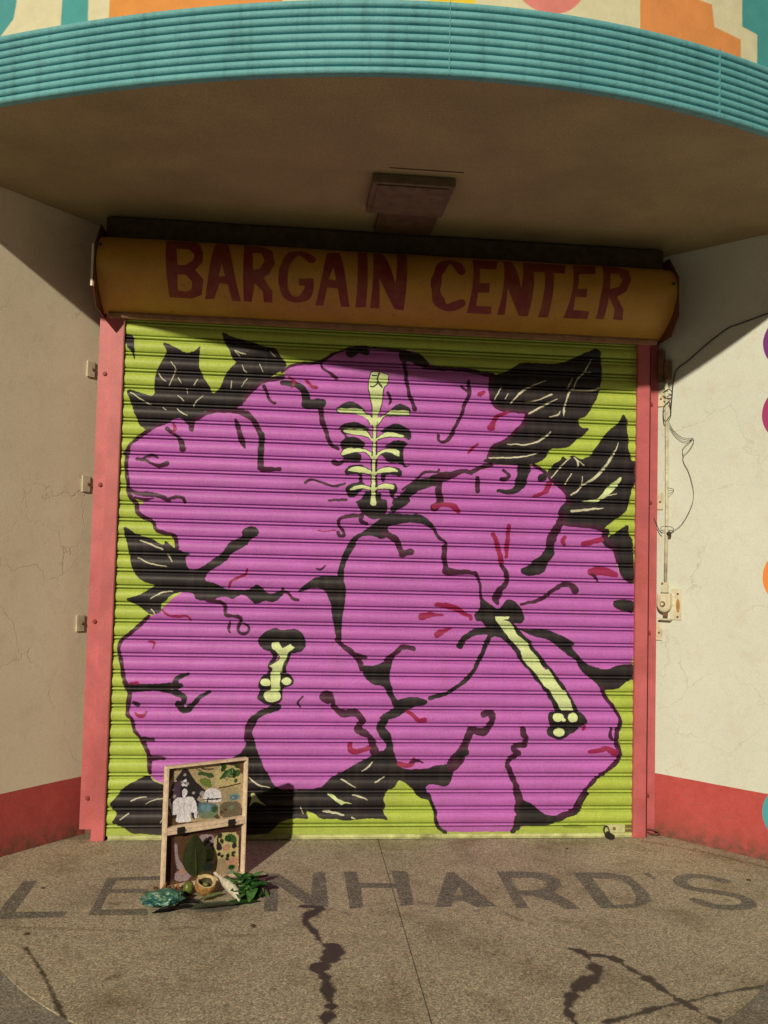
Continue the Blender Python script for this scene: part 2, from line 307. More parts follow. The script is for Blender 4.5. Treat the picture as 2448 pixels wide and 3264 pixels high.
SIGN = '''
F 1 0 -1091,474 -950,491 -910,384 -911,332 -944,297 -907,254 -917,174 -964,148 -1070,148
F 0 0 -1035,402 -979,401 -950,372 -956,341 -989,317 -1026,315
F 0 0 -1026,270 -989,272 -960,240 -965,202 -992,187 -1029,194
F 1 0 -903,150 -854,483 -805,494 -732,147 -774,146 -794,237 -832,239 -861,153
F 0 0 -836,273 -806,273 -821,330
F 1 0 -724,484 -651,481 -588,427 -574,345 -599,298 -625,277 -582,212 -583,147 -624,149 -628,209 -666,249 -682,145 -720,148
F 0 0 -680,405 -640,403 -623,359 -645,318 -676,312
S 1 42.9 -403,383 -450,428 -488,418 -528,348 -537,271 -521,199 -481,170 -435,182 -410,223 -408,267
F 1 0 -462,284 -389,287 -388,249 -457,251
F 1 0 -376,146 -327,443 -268,455 -208,148 -251,147 -272,247 -323,248 -337,147
F 0 0 -318,287 -282,285 -297,345
F 1 0 -181,473 -134,483 -129,151 -180,145
F 1 0 -103,476 -60,471 4,285 13,486 60,480 57,145 13,147 -75,304 -62,147 -109,147
S 1 47.6 321,365 293,425 245,420 202,336 199,259 231,193 274,169 333,203
F 1 0 387,470 516,468 496,386 416,385 412,309 463,313 464,265 409,262 410,195 487,195 492,147 370,148
F 1 0 541,473 580,468 620,297 638,465 686,467 679,148 634,147 552,294 561,148 522,147
F 1 0 690,467 859,473 838,384 781,384 781,149 732,146 737,384 680,384
F 1 0 892,474 1019,486 993,393 911,388 901,309 949,311 951,268 894,269 899,202 982,197 983,150 859,149
F 1 0 1049,489 1119,487 1174,448 1175,371 1149,310 1104,280 1149,221 1164,154 1114,156 1105,218 1064,274 1065,153 1023,155 1019,272
F 0 0 1074,407 1114,404 1129,363 1107,328 1063,317
'''
COLLAGE = '''
P pbeige 0 0,497 356,470 361,236 7,262
P pcream 0 225,469 341,464 345,371 245,379 225,388
P psand 0 251,377 348,371 353,309 256,321
P pbrown 0 -7,496 40,483 34,445 16,425 23,263 4,263
P pdark 0 83,480 102,472 119,443 142,415 165,392 187,375 171,357 156,334 153,264 132,260 119,294 108,320 51,268 21,307 21,380 35,423 60,452
P pviolet 0 43,422 82,434 74,364 27,340
P pgrey 0 95,451 93,455 88,457 83,455 81,451 83,447 88,445 93,447
P pgrey 0 137,372 135,376 130,378 125,376 123,372 125,367 130,366 135,367
P pgrey 0 53,368 50,373 42,375 35,373 31,368 35,362 42,360 50,362
P pgrey 0 179,364 176,372 168,376 160,372 157,364 160,357 168,353 176,357
P pgrey 0 164,344 161,351 155,354 150,351 147,344 150,337 155,334 161,337
P pgrey 0 44,395 43,399 38,401 34,399 32,395 34,391 38,390 43,391
P pgrey 0 54,431 52,434 48,436 43,434 41,431 43,427 48,426 52,427
P pwhite 0 69,362 85,355 106,360 131,354 145,325 151,289 148,262 137,266 136,291 122,293 120,279 126,253 54,258 61,294 50,291 37,297 33,332 40,346 53,359
P pdark 0 71,369 69,394 75,413 93,416 108,407 113,384 112,359 102,358 82,360
P pwhite 0 82,363 81,350 103,348 101,360
P pwhite 0 103,378 99,390 90,395 81,390 78,378 81,365 90,360 99,365
P pgrey 0 88,422 85,427 80,429 74,427 72,422 74,418 80,416 85,418
P pwhite 0 98,426 96,431 90,432 85,431 83,426 85,421 90,419 96,421
P pwhite 0 92,411 89,415 83,417 76,415 74,411 76,407 83,405 89,407
P pgrey 0 109,412 107,417 100,419 94,417 91,412 94,408 100,406 107,408
P pwhite 0 102,406 100,409 95,410 90,409 88,406 90,402 95,401 100,402
P pdark 0 92,417 91,419 89,419 87,419 87,417 87,416 89,415 91,416
P pdark 0 88,382 88,383 86,383 84,383 83,382 84,381 86,381 88,381
P pdark 0 97,381 96,382 95,382 93,382 92,381 93,380 95,380 96,380
S pgrey 1.4 90,380 90,373
S pdark 1.6 83,372 91,371
S pgrey 1.9 90,352 89,322 93,272
S pgrey 1.6 64,345 71,310 67,276
S pgrey 1.6 118,338 116,304 120,269
S pgrey 2.7:1.6 82,360 90,352 101,358
S pwhite 10.6:6.9 24,355 28,330 44,313 42,294
P pgreen 0 146,455 168,456 195,447 212,445 224,426 196,426 179,438 149,442
P pgreen2 0 152,426 182,428 205,418 214,387 198,386 164,400
S pgreen 3.8:2.7 140,470 173,452
S pbrown 8.3:5.5 164,468 195,462 217,462
S pgreen 8.5:25.5:14.2:2.8 252,418 274,433 294,444 305,450
S pgreen 1.7 249,415 288,442 261,404 294,436 270,398 300,433 281,399
P pgreen 0 309,441 305,450 297,453 288,450 284,441 288,432 297,428 305,432
P pgreen 0 345,433 341,444 331,449 321,444 317,433 321,422 331,417 341,422
P pgreen 0 334,401 331,407 324,410 317,407 314,401 317,394 324,391 331,394
S pbrown 5.7 248,378 304,381 344,387
P pwhite 0 174,349 182,373 203,383 231,378 254,362 259,338 256,316 181,330
P pdark 0 175,341 257,336 255,329 178,335
S pdark 6.7:4.5 197,343 192,319
S pgrey 2.8 215,366 220,351
P pblue 0 153,334 181,325 245,312 247,251 158,263
P pblue2 0 162,318 209,314 215,283 171,289
P pgreenish 0 163,288 246,282 247,251 159,261
P pmud 0 253,319 353,309 355,242 253,251
P pbrown 0 272,274 269,280 263,282 257,280 255,274 257,269 263,267 269,269
P pbrown 0 288,282 286,287 280,288 274,287 271,282 274,278 280,276 286,278
P pgreenish 0 322,289 318,294 308,297 298,294 293,289 298,283 308,281 318,283
P pblue2 0 348,331 340,342 321,346 301,342 293,331 301,319 321,315 340,319
P pblue 0 340,331 334,338 321,341 307,338 301,331 307,323 321,320 334,323
P pgrey 0 321,330 319,333 315,334 310,333 308,330 310,327 315,326 319,327
P pgreen 0 243,292 239,302 229,307 219,302 215,292 219,281 229,276 239,281
P pbrown 0 224,264 247,269 256,250 242,244
P pmaroon 0 2,242 358,209 354,178 159,195 62,210 50,209 54,186 54,98 67,74 57,21 4,33
P pmauve 0 159,195 230,189 232,123 164,133
P pcream 0 230,191 358,178 354,9 235,-24 163,2 154,76 234,74
P pmauve 0 51,178 66,171 71,112 109,61 83,55 64,80
P pgreenish 0 170,132 232,125 231,75 163,83
P pgreen2 0 224,110 218,122 205,127 192,122 186,110 192,98 205,93 218,98
P pgreen 0 162,97 231,86 228,75 160,83
P pblue2 0 160,75 228,70 236,35 180,41 161,53
P ptan 0 240,85 345,68 351,10 301,-22 239,-39 220,32
P pmauve 0 59,59 118,60 137,35 114,11 60,20
P pdark 0 223,172 220,179 212,182 204,179 201,172 204,165 212,163 220,165
P pdark 0 210,158 207,164 200,166 193,164 191,158 193,153 200,151 207,153
P pdark 0 195,147 191,155 182,158 173,155 169,147 173,139 182,136 191,139
P pdark 0 231,144 228,151 222,153 217,151 214,144 217,137 222,134 228,137
P pgreen 0 292,176 309,179 336,161 338,135 321,135 298,149
P pdark 0 340,125 337,134 327,138 318,134 314,125 318,116 327,112 337,116
P pdark 0 246,186 255,187 250,157 266,137 270,119 258,113 243,121 244,149
P pdark 0 266,99 264,105 257,108 250,105 247,99 250,92 257,90 264,92
P pdark 0 307,87 305,94 298,97 292,94 289,87 292,79 298,76 305,79
P pdark 0 335,95 331,100 324,102 316,100 312,95 316,91 324,89 331,91
P ppink 0 310,122 304,132 289,137 274,132 268,122 274,112 289,108 304,112
P ppink 0 350,60 341,73 320,78 299,73 291,60 299,48 320,43 341,48
P ppink 0 107,53 102,61 92,65 81,61 76,53 81,46 92,42 102,46
P pmaroon 0 345,159 358,169 360,25 350,27
P pgreenish 0 342,4 334,18 316,24 297,18 290,4 297,-10 316,-16 334,-10
P pdark 0 348,-5 345,3 335,7 326,3 322,-5 326,-13 335,-16 345,-13
S pgrey 2.6 293,19 337,35 358,3
'''
FLOOR = '''
LF x 0 -1523,-895 -1522,-565 -1465,-565 -1460,-912 -1267,-912 -1268,-972 -1515,-981
LF x 0 -1182,-956 -1187,-540 -964,-523 -962,-575 -1142,-575 -1147,-679 -999,-679 -993,-722 -1148,-724 -1146,-899 -968,-898 -958,-964
LF x 0 -523,-946 -527,-501 -469,-509 -336,-778 -322,-492 -268,-500 -272,-907 -344,-904 -473,-652 -470,-941
LF x 0 -187,-487 -131,-494 -130,-635 -26,-644 -26,-644 22,-643 22,-484 93,-495 68,-895 15,-910 19,-702 -32,-700 -32,-700 -127,-697 -136,-919 -189,-927
LF x 0 148,-922 265,-515 301,-516 395,-919 314,-929 275,-864 233,-863 213,-920
HF x 0 244,-798 288,-795 289,-691
LF x 0 490,-507 610,-510 707,-537 746,-620 732,-691 675,-773 710,-867 728,-969 667,-959 630,-877 571,-810 525,-808 521,-944 472,-942
HF x 0 530,-598 629,-595 676,-647 665,-703 607,-749 529,-746
LF x 0 830,-532 983,-536 1069,-591 1078,-703 1069,-827 1045,-897 970,-953 888,-967 810,-959
HF x 0 894,-609 992,-627 1027,-701 1005,-838 965,-915 875,-924
LF x 0 1146,-541 1177,-558 1179,-618 1157,-647 1152,-593
LS x 0 1471,-663 1423,-608 1347,-587 1277,-636 1256,-708 1297,-766 1375,-797 1445,-840 1461,-907 1428,-962 1348,-974 1279,-957 1241,-888
W x 28:28:14.9:14.9:18.7:46.7:46.7:37.4:18.7:28:22.4:22.4 -371,-896 -290,-909 -355,-987 -372,-1055 -341,-1123 -326,-1176 -313,-1269 -272,-1270 -266,-1310 -303,-1421 -339,-1455 -310,-1508 -308,-1575 -306,-1670 -299,-1730 -311,-1773 -327,-1835
W x 22.4:28:18.7:31.8:22.4:22.4:18.7 568,-1337 600,-1358 609,-1407 609,-1481 601,-1552 550,-1584 478,-1662 444,-1724 414,-1797 422,-1875
W x 22.4:16.8:24.3:26.1:24.3:13.1 606,-1391 694,-1401 722,-1504 759,-1594 781,-1694 806,-1757 839,-1848 880,-1900
W x 22.4:16.8:13.1:13.1:11.2 515,-1862 633,-1816 723,-1776 835,-1744 977,-1687 1146,-1651
W x 9.3:5.6:9.3:13.1 -1332,-1244 -1259,-1376 -1199,-1499 -1150,-1612 -1082,-1760
D x 22.4 81,-870 139,-890
D x 13.1 206,-956 224,-962
D x 13.1 296,-969 314,-970
D x 18.7:24.3 412,-988 456,-1070
D x 16.8 484,-1101 508,-1113
D x 24.3 591,-1075 639,-1095
D x 11.2 1562,-789 1570,-798
D x 9.3 991,-192 997,-203
D x 20.5 -888,-1105 -757,-1088
D x 14.9 -760,-1225 -736,-1227
D x 37.4 -1119,-834 -1091,-840
D x 22.4 -987,-1476 -1010,-1508
D x 18.7 -907,-1320 -860,-1322
D x 18.7 -659,-1173 -551,-1167
D x 13.1 -221,-969 -203,-974
D x 14.9 -707,-1029 -689,-1034
D x 11.2 -1409,-1079 -1400,-1084
D x 28 -354,-940 -264,-932
D x 24.3 1334,-81 1582,-271 1763,-496
D x 24.3 1763,-496 1795,-560
D x 13.1 -1473,-1055 -969,-1118
D x 28:14.9 -1430,90 -1640,-141
'''
# ------------------------------------------------------------------ painting helpers (numpy rasters of the painted outlines)
def parse(txt):
    ops = []
    for l in txt.strip().splitlines():
        t = l.split()
        ops.append((t[0], t[1], [float(v)/1000 for v in t[2].split(':')], np.array([[float(v)/1000 for v in p.split(',')] for p in t[3:]])))
    return ops
def smooth_closed(P, n):
    for _ in range(n):
        Q = np.roll(P, -1, 0); P = np.stack([P*.8+Q*.2, P*.2+Q*.8], 1).reshape(-1, 2)
    return P
def smooth_open(P, n):
    for _ in range(n):
        if len(P) < 3: return P
        A = P[:-1]; B = P[1:]; M = np.stack([A*.75+B*.25, A*.25+B*.75], 1).reshape(-1, P.shape[1])
        P = np.vstack([P[:1], M[1:-1], P[-1:]])
    return P
class Canvas:
    def __init__(s, x0, x1, y0, y1, ppm, bg):
        s.x0, s.y0, s.ppm = x0, y0, ppm
        s.W, s.H = int(round((x1-x0)*ppm)), int(round((y1-y0)*ppm))
        s.x1 = x0+s.W/ppm; s.y1 = y0+s.H/ppm
        s.a = np.empty((s.H, s.W, 3), np.float32); s.a[:] = bg
    def px(s, P): return np.stack([(P[:, 0]-s.x0)*s.ppm, (P[:, 1]-s.y0)*s.ppm], 1)
    def blend(s, r0, c0, m, col):
        h, w_ = m.shape; v = s.a[r0:r0+h, c0:c0+w_]; v += (np.array(col, np.float32)-v)*m[..., None]
    def poly(s, P, col, sm=1, op=1.0):
        P = s.px(smooth_closed(P, sm) if sm else P); S = 3
        c0 = max(0, int(P[:, 0].min())-1); c1 = min(s.W, int(P[:, 0].max())+2); r0 = max(0, int(P[:, 1].min())-1); r1 = min(s.H, int(P[:, 1].max())+2)
        if c1 <= c0 or r1 <= r0: return
        m = np.zeros((r1-r0, c1-c0), np.float32); Q = np.roll(P, -1, 0)
        xs = np.arange(c0, c1)
        for k in range((r1-r0)*S):
            y = r0+(k+.5)/S; h = (P[:, 1] <= y) != (Q[:, 1] <= y)
            if not h.any(): continue
            X = np.sort(P[h, 0]+(y-P[h, 1])/(Q[h, 1]-P[h, 1])*(Q[h, 0]-P[h, 0]))
            for a, b in zip(X[::2], X[1::2]):
                i0 = max(0, int(a)-c0); i1 = min(c1-c0, int(b)+2-c0)
                if i1 > i0: m[k//S, i0:i1] += np.clip(np.minimum(xs[i0:i1]+1, b)-np.maximum(xs[i0:i1], a), 0, 1)/S
        s.blend(r0, c0, np.clip(m, 0, 1)*op, col)
    def stroke(s, P, ws, col, closed=False, sm=2, op=1.0, soft=.5, wob=0.0):
        if closed: P = np.vstack([P, P[:1]])
        n = len(P); W_ = np.interp(np.linspace(0, 1, n), np.linspace(0, 1, len(ws)), ws) if len(ws) > 1 else np.full(n, ws[0])
        R = smooth_open(np.column_stack([P, W_]), sm); X = s.px(R[:, :2]); r = R[:, 2]*s.ppm/2
        if wob: r = r*(1+wob*np.array([noise.noise(Vector((x*.05, y*.05, 3.1))) for x, y in X]))
        pad = r.max()+2+soft*2
        c0 = max(0, int(X[:, 0].min()-pad)); c1 = min(s.W, int(X[:, 0].max()+pad)+1); r0 = max(0, int(X[:, 1].min()-pad)); r1 = min(s.H, int(X[:, 1].max()+pad)+1)
        if c1 <= c0 or r1 <= r0: return
        m = np.zeros((r1-r0, c1-c0), np.float32)
        for i in range(len(X)-1):
            a, b, ra, rb = X[i], X[i+1], r[i], r[i+1]; q = max(ra, rb)+2+soft*2
            u0 = max(c0, int(min(a[0], b[0])-q)); u1 = min(c1, int(max(a[0], b[0])+q)+1); v0 = max(r0, int(min(a[1], b[1])-q)); v1 = min(r1, int(max(a[1], b[1])+q)+1)
            if u1 <= u0 or v1 <= v0: continue
            gx, gy = np.meshgrid(np.arange(u0, u1)+.5-a[0], np.arange(v0, v1)+.5-a[1]); d = b-a; L2 = d@d+1e-9
            t = np.clip((gx*d[0]+gy*d[1])/L2, 0, 1); dist = np.hypot(gx-t*d[0], gy-t*d[1])
            k = np.clip((ra+(rb-ra)*t-dist)/(2*soft)+.5, 0, 1).astype(np.float32)
            v = m[v0-r0:v1-r0, u0-c0:u1-c0]; np.maximum(v, k, out=v)
        s.blend(r0, c0, m*op, col)
    def image(s, name):
        im = bpy.data.images.new(name, s.W, s.H, alpha=False, float_buffer=True); im.colorspace_settings.name = 'Non-Color'
        px = np.ones((s.H, s.W, 4), np.float32); px[..., :3] = s.a; im.pixels.foreach_set(px.ravel()); im.update(); im.pack(); return im
def paint(cv, txt, pal):
    for op, c, w_, P in parse(txt):
        if op == 'P': cv.poly(P, pal[c], 1, .55 if c == 'grime' else 1)
        elif op == 'F': cv.poly(P, pal[c], 0)
        elif op == 'B': cv.stroke(P, w_, pal['black'], closed=True, sm=1); cv.poly(P, pal['bone'], 1)
        elif op == 'S': cv.stroke(P, w_, pal[c], wob=.35 if w_[0] > .008 else 0)

PINK = (.555, .165, .60)
PAL = dict(pink=PINK, green=(.47, .62, .10), black=(.022, .019, .024), plum=(.062, .014, .045), mag=(.33, .018, .10), bone=(.70, .84, .44), grime=(.16, .24, .02), vein=(.66, .66, .50))
cv = Canvas(-1.33, 1.33, 0, 2.6, 700, PAL['green'])
paint(cv, MURAL, PAL)
# thin translucent brush-over: petals slightly uneven in tone
IM_MURAL = cv.image('shutter_mural')
MUR = (cv.x0, cv.x1, cv.y0, cv.y1)
cv = Canvas(-1.4, 1.4, 0, .72, 500, (.50, .27, .030))
paint(cv, SIGN, {'1': (.20, .010, .015), '0': (.50, .27, .030)})
IM_SIGN = cv.image('sign_lettering'); SGN = (cv.x0, cv.x1, cv.y0, cv.y1)
PC = dict(pbeige=(.42, .33, .20), pcream=(.50, .44, .22), psand=(.36, .30, .19), pbrown=(.10, .05, .025), pdark=(.02, .016, .022), pviolet=(.07, .04, .08), pgrey=(.35, .32, .36),
          pwhite=(.74, .74, .86), pgreen=(.04, .09, .025), pgreen2=(.13, .20, .04), pblue=(.10, .17, .22), pblue2=(.14, .28, .36), pgreenish=(.16, .22, .15), pmud=(.14, .12, .08),
          pmaroon=(.05, .016, .014), pmauve=(.34, .26, .30), ptan=(.36, .27, .17), ppink=(.50, .27, .19))
cv = Canvas(0, .37, 0, .51, 2200, PC['pbrown'])
paint(cv, COLLAGE, PC)
rng = np.random.default_rng(3)
g = rng.normal(0, 1, (cv.H//10+2, cv.W//10+2)); g = np.kron(g, np.ones((10, 10)))[:cv.H, :cv.W]
cv.a *= np.clip(1+.10*g[..., None], .3, 1.8).astype(np.float32)
IM_COLL = cv.image('collage_print')
# floor: r = inlaid letters, g = wet trails, b = brown spots
cv = Canvas(-1.9, 1.9, -2.1, .1, 480, (0, 0, 0))
LET = Canvas(-1.9, 1.9, -2.1, .1, 480, (0, 0, 0)); WET = Canvas(-1.9, 1.9, -2.1, .1, 480, (0, 0, 0)); BRN = Canvas(-1.9, 1.9, -2.1, .1, 480, (0, 0, 0))
for op, c, w_, P in parse(FLOOR):
    if op == 'LF': LET.poly(P, (1, 1, 1), 0)
    elif op == 'HF': LET.poly(P, (0, 0, 0), 0)
    elif op == 'LS': LET.stroke(P, [.058], (1, 1, 1), sm=3)
    elif op == 'W': WET.stroke(P, [x*1.3 for x in w_], (1, 1, 1), op=.95, soft=2.4, wob=1.8)
    elif op == 'D': BRN.stroke(P, w_, (1, 1, 1), op=.8, soft=5)
t = np.linspace(0, 2*np.pi, 40, endpoint=False)
LET.stroke(np.column_stack([-.725+.125*np.cos(t), -.73+.185*np.sin(t)]), [.06], (1, 1, 1), closed=True, sm=1)
cv.a[..., 0] = LET.a[..., 0]; cv.a[..., 1] = WET.a[..., 0]; cv.a[..., 2] = BRN.a[..., 0]
IM_FLOOR = cv.image('floor_marks'); FLR = (cv.x0, cv.x1, cv.y0, cv.y1)
# parapet artwork above the canopy: x along the front, z up
CREAM = (.70, .67, .47)
cv = Canvas(-2.6, 2.6, 3.2, 4.4, 300, CREAM)
for col, P in (((.07, .33, .36), [(-1.9, 3.9), (-1.62, 3.62), (-1.54, 3.41), (-1.55, 3.34), (-1.62, 3.26), (-2.2, 3.2)]),
               ((.07, .36, .38), [(-1.355, 3.25), (-1.353, 3.7), (-1.255, 3.7), (-1.25, 3.25)]),
               ((.74, .30, .07), [(-1.17, 3.25), (-1.17, 3.55), (-.9, 3.55), (-.9, 3.42), (-.55, 3.42), (-.55, 3.25)]),
               ((.80, .62, .05), [(-.03, 3.2), (.11, 3.28), (.18, 3.5), (-.1, 3.5)]),
               ((.74, .30, .10), [(.72, 3.2), (.72, 3.62), (.96, 3.55), (.96, 3.452), (1.03, 3.45), (1.04, 3.368), (1.165, 3.355), (1.165, 3.2)]),
               ((.07, .33, .36), [(1.172, 3.75), (1.172, 3.408), (1.246, 3.4), (1.246, 3.2), (2.4, 3.2), (2.4, 3.75)])):
    cv.poly(np.array(P), col, 0)
cv.poly(np.column_stack([.37+.14*np.cos(t), 3.41+.135*np.sin(t)]), (.72, .24, .22), 0)
IM_PAR = cv.image('parapet_artwork'); PAR = (cv.x0, cv.x1, cv.y0, cv.y1)

# ------------------------------------------------------------------ material helpers
class NT:
    def __init__(s, name):
        s.m = bpy.data.materials.new(name); s.m.use_nodes = True; s.t = s.m.node_tree; s.n = s.t.nodes; s.l = s.t.links
        s.b = s.n['Principled BSDF']
    def new(s, k, **kw):
        x = s.n.new(k)
        for a, b in kw.items(): setattr(x, a, b)
        return x
    def inp(s, node, key, v):
        if hasattr(v, 'is_output') or isinstance(v, bpy.types.NodeSocket): s.l.new(v, node.inputs[key])
        else: node.inputs[key].default_value = v
    def pos(s): return s.new('ShaderNodeNewGeometry').outputs['Position']
    def noise(s, scale, detail=3, rough=.55, vec=None, dist=0):
        x = s.new('ShaderNodeTexNoise'); x.inputs['Scale'].default_value = scale; x.inputs['Detail'].default_value = detail; x.inputs['Roughness'].default_value = rough; x.inputs['Distortion'].default_value = dist
        s.l.new(vec if vec is not None else s.pos(), x.inputs['Vector']); return x.outputs['Fac']
    def ramp(s, v, stops):
        r = s.new('ShaderNodeValToRGB'); e = r.color_ramp.elements
        while len(e) < len(stops): e.new(.5)
        for i, (p, c) in enumerate(stops): e[i].position = p; e[i].color = (*c, 1) if not isinstance(c, (int, float)) else (c, c, c, 1)
        s.l.new(v, r.inputs[0]); return r.outputs[0]
    def math(s, op, a, b=0.0, c=0.0):
        x = s.new('ShaderNodeMath', operation=op); s.inp(x, 0, a); s.inp(x, 1, b); s.inp(x, 2, c); return x.outputs[0]
    def mix(s, f, a, b, mode='MIX'):
        x = s.new('ShaderNodeMix', data_type='RGBA', blend_type=mode); s.inp(x, 0, f)
        for k, v in ((6, a), (7, b)):
            if isinstance(v, tuple): x.inputs[k].default_value = (*v[:3], 1)
            else: s.l.new(v, x.inputs[k])
        return x.outputs[2]
    def vmath(s, op, a, b): 
        x = s.new('ShaderNodeVectorMath', operation=op)
        for k, v in ((0, a), (1, b)):
            if isinstance(v, tuple): x.inputs[k].default_value = v
            else: s.l.new(v, x.inputs[k])
        return x
    def sep(s, v): x = s.new('ShaderNodeSeparateXYZ'); s.l.new(v, x.inputs[0]); return x.outputs
    def comb(s, a, b, c=0.0):
        x = s.new('ShaderNodeCombineXYZ'); s.inp(x, 0, a); s.inp(x, 1, b); s.inp(x, 2, c); return x.outputs[0]
    def bump(s, h, strength=.3, dist=.002):
        b = s.new('ShaderNodeBump'); b.inputs['Strength'].default_value = strength; b.inputs['Distance'].default_value = dist
        s.l.new(h, b.inputs['Height']); s.l.new(b.outputs[0], s.b.inputs['Normal'])
    def img(s, im, u, v, box):
        uu = s.math('DIVIDE', s.math('SUBTRACT', u, box[0]), box[1]-box[0]); vv = s.math('DIVIDE', s.math('SUBTRACT', v, box[2]), box[3]-box[2])
        t_ = s.new('ShaderNodeTexImage', image=im, extension='EXTEND'); s.l.new(s.comb(uu, vv), t_.inputs[0]); return t_.outputs[0]
    def done(s, col=None, rough=.6, metal=0.0, spec=.5):
        if col is not None:
            if isinstance(col, tuple): s.b.inputs['Base Color'].default_value = (*col, 1)
            else: s.l.new(col, s.b.inputs['Base Color'])
        s.inp(s.b, 'Roughness', rough); s.b.inputs['Metallic'].default_value = metal; s.b.inputs['Specular IOR Level'].default_value = spec
        return s.m
def vary(name, col, rough=.6, scale=30, amt=.18, bump=.15, metal=0.0, bscale=None, spec=.4, dirt=None, fleck=.4):
    k = NT(name); n1 = k.noise(scale, 4); c = k.mix(k.ramp(n1, [(.3, 0), (.7, 1)]), tuple(x*(1-amt) for x in col), tuple(min(1, x*(1+amt)) for x in col))
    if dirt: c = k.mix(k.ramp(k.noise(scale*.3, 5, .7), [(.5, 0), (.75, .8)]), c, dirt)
    c = k.mix(fleck, c, k.ramp(k.noise(210, 2, .8), [(.3, .62), (.7, 1.28)]), 'MULTIPLY')
    k.bump(k.noise(bscale or scale*6, 3), bump); return k.done(c, rough, metal, spec)

# shutter paint: mural image laid on by position, dirt in places, satin
def mat_shutter():
    k = NT('shutter_paint'); P = k.sep(k.pos())
    e1_ = k.math('MULTIPLY', k.math('SUBTRACT', k.noise(30, 4, .6), .5), .016); e2_ = k.math('MULTIPLY', k.math('SUBTRACT', k.noise(27, 4, .6, k.vmath('ADD', k.pos(), (3, 8, 5)).outputs[0]), .5), .014)
    c = k.img(IM_MURAL, k.math('ADD', P[0], e1_), k.math('ADD', P[2], e2_), MUR)
    rnd = k.new('ShaderNodeObjectInfo').outputs['Random']; c = k.mix(1.0, c, k.ramp(rnd, [(0, (.90, .90, .91)), (1, (1, 1, 1))]), 'MULTIPLY')
    # thin coats: brush-and-roller unevenness
    br = k.noise(1.0, 5, .6, k.vmath('MULTIPLY', k.pos(), (4, 1, 38)).outputs[0]); c = k.mix(.8, c, k.ramp(br, [(.3, .78), (.62, 1.0)]), 'MULTIPLY')
    chip = k.math('MULTIPLY', k.ramp(k.noise(75, 3, .8), [(.70, 0), (.73, 1)]), k.ramp(k.noise(5, 3), [(.5, 0), (.65, 1)])); c = k.mix(k.math('MULTIPLY', chip, .6), c, (.30, .28, .22))
    gr = k.noise(210, 2, .8); c = k.mix(.55, c, k.ramp(gr, [(.3, .80), (.7, 1.12)]), 'MULTIPLY')
    n = k.noise(3.2, 4, .6); c = k.mix(k.math('MULTIPLY', k.ramp(n, [(.35, 0), (.7, 1)]), .16), c, (.62, .16, .44), 'SOFT_LIGHT')
    n2 = k.noise(90, 3, .6); c = k.mix(.5, c, k.ramp(n2, [(.35, .72), (.65, 1.0)]), 'MULTIPLY')
    # faint vertical streaks of road dust
    st = k.noise(1.0, 4, .6, k.vmath('MULTIPLY', k.pos(), (26, 1, 2.0)).outputs[0]); c = k.mix(k.math('MULTIPLY', k.ramp(st, [(.45, 0), (.8, 1)]), .16), c, (.17, .13, .09))
    low = k.ramp(P[2], [(.0, 1), (.12, 0)]); c = k.mix(k.math('MULTIPLY', low, k.math('MULTIPLY', k.noise(14, 5, .7), .45)), c, (.10, .085, .05))
    dn = k.math('ADD', k.math('MULTIPLY', k.noise(160, 3), .12), k.math('MULTIPLY', k.noise(4.5, 4, .6), 2.2)); k.bump(dn, .5, .004); return k.done(c, .5, 0, .35)
M = {}
M['shutter'] = mat_shutter()
M['rail_cream'] = vary('bottom_lip_paint', (.50, .52, .26), .6, 20, .25, dirt=(.12, .10, .05))
def mat_sign():
    k = NT('sign_paint'); uv = k.new('ShaderNodeUVMap'); U = k.sep(uv.outputs[0])
    c = k.img(IM_SIGN, U[0], U[1], SGN)
    c = k.mix(k.ramp(k.noise(9, 4, .65), [(.4, 0), (.75, .45)]), c, (.30, .15, .02)); c = k.mix(k.math('MULTIPLY', k.ramp(k.noise(30, 5, .75), [(.60, 0), (.68, 1)]), .6), c, (.14, .07, .02)); c = k.mix(.6, c, k.ramp(k.noise(120, 3), [(.3, .7), (.7, 1.0)]), 'MULTIPLY')
    k.bump(k.noise(14, 4), .3, .004); return k.done(c, .55)
M['sign'] = mat_sign()
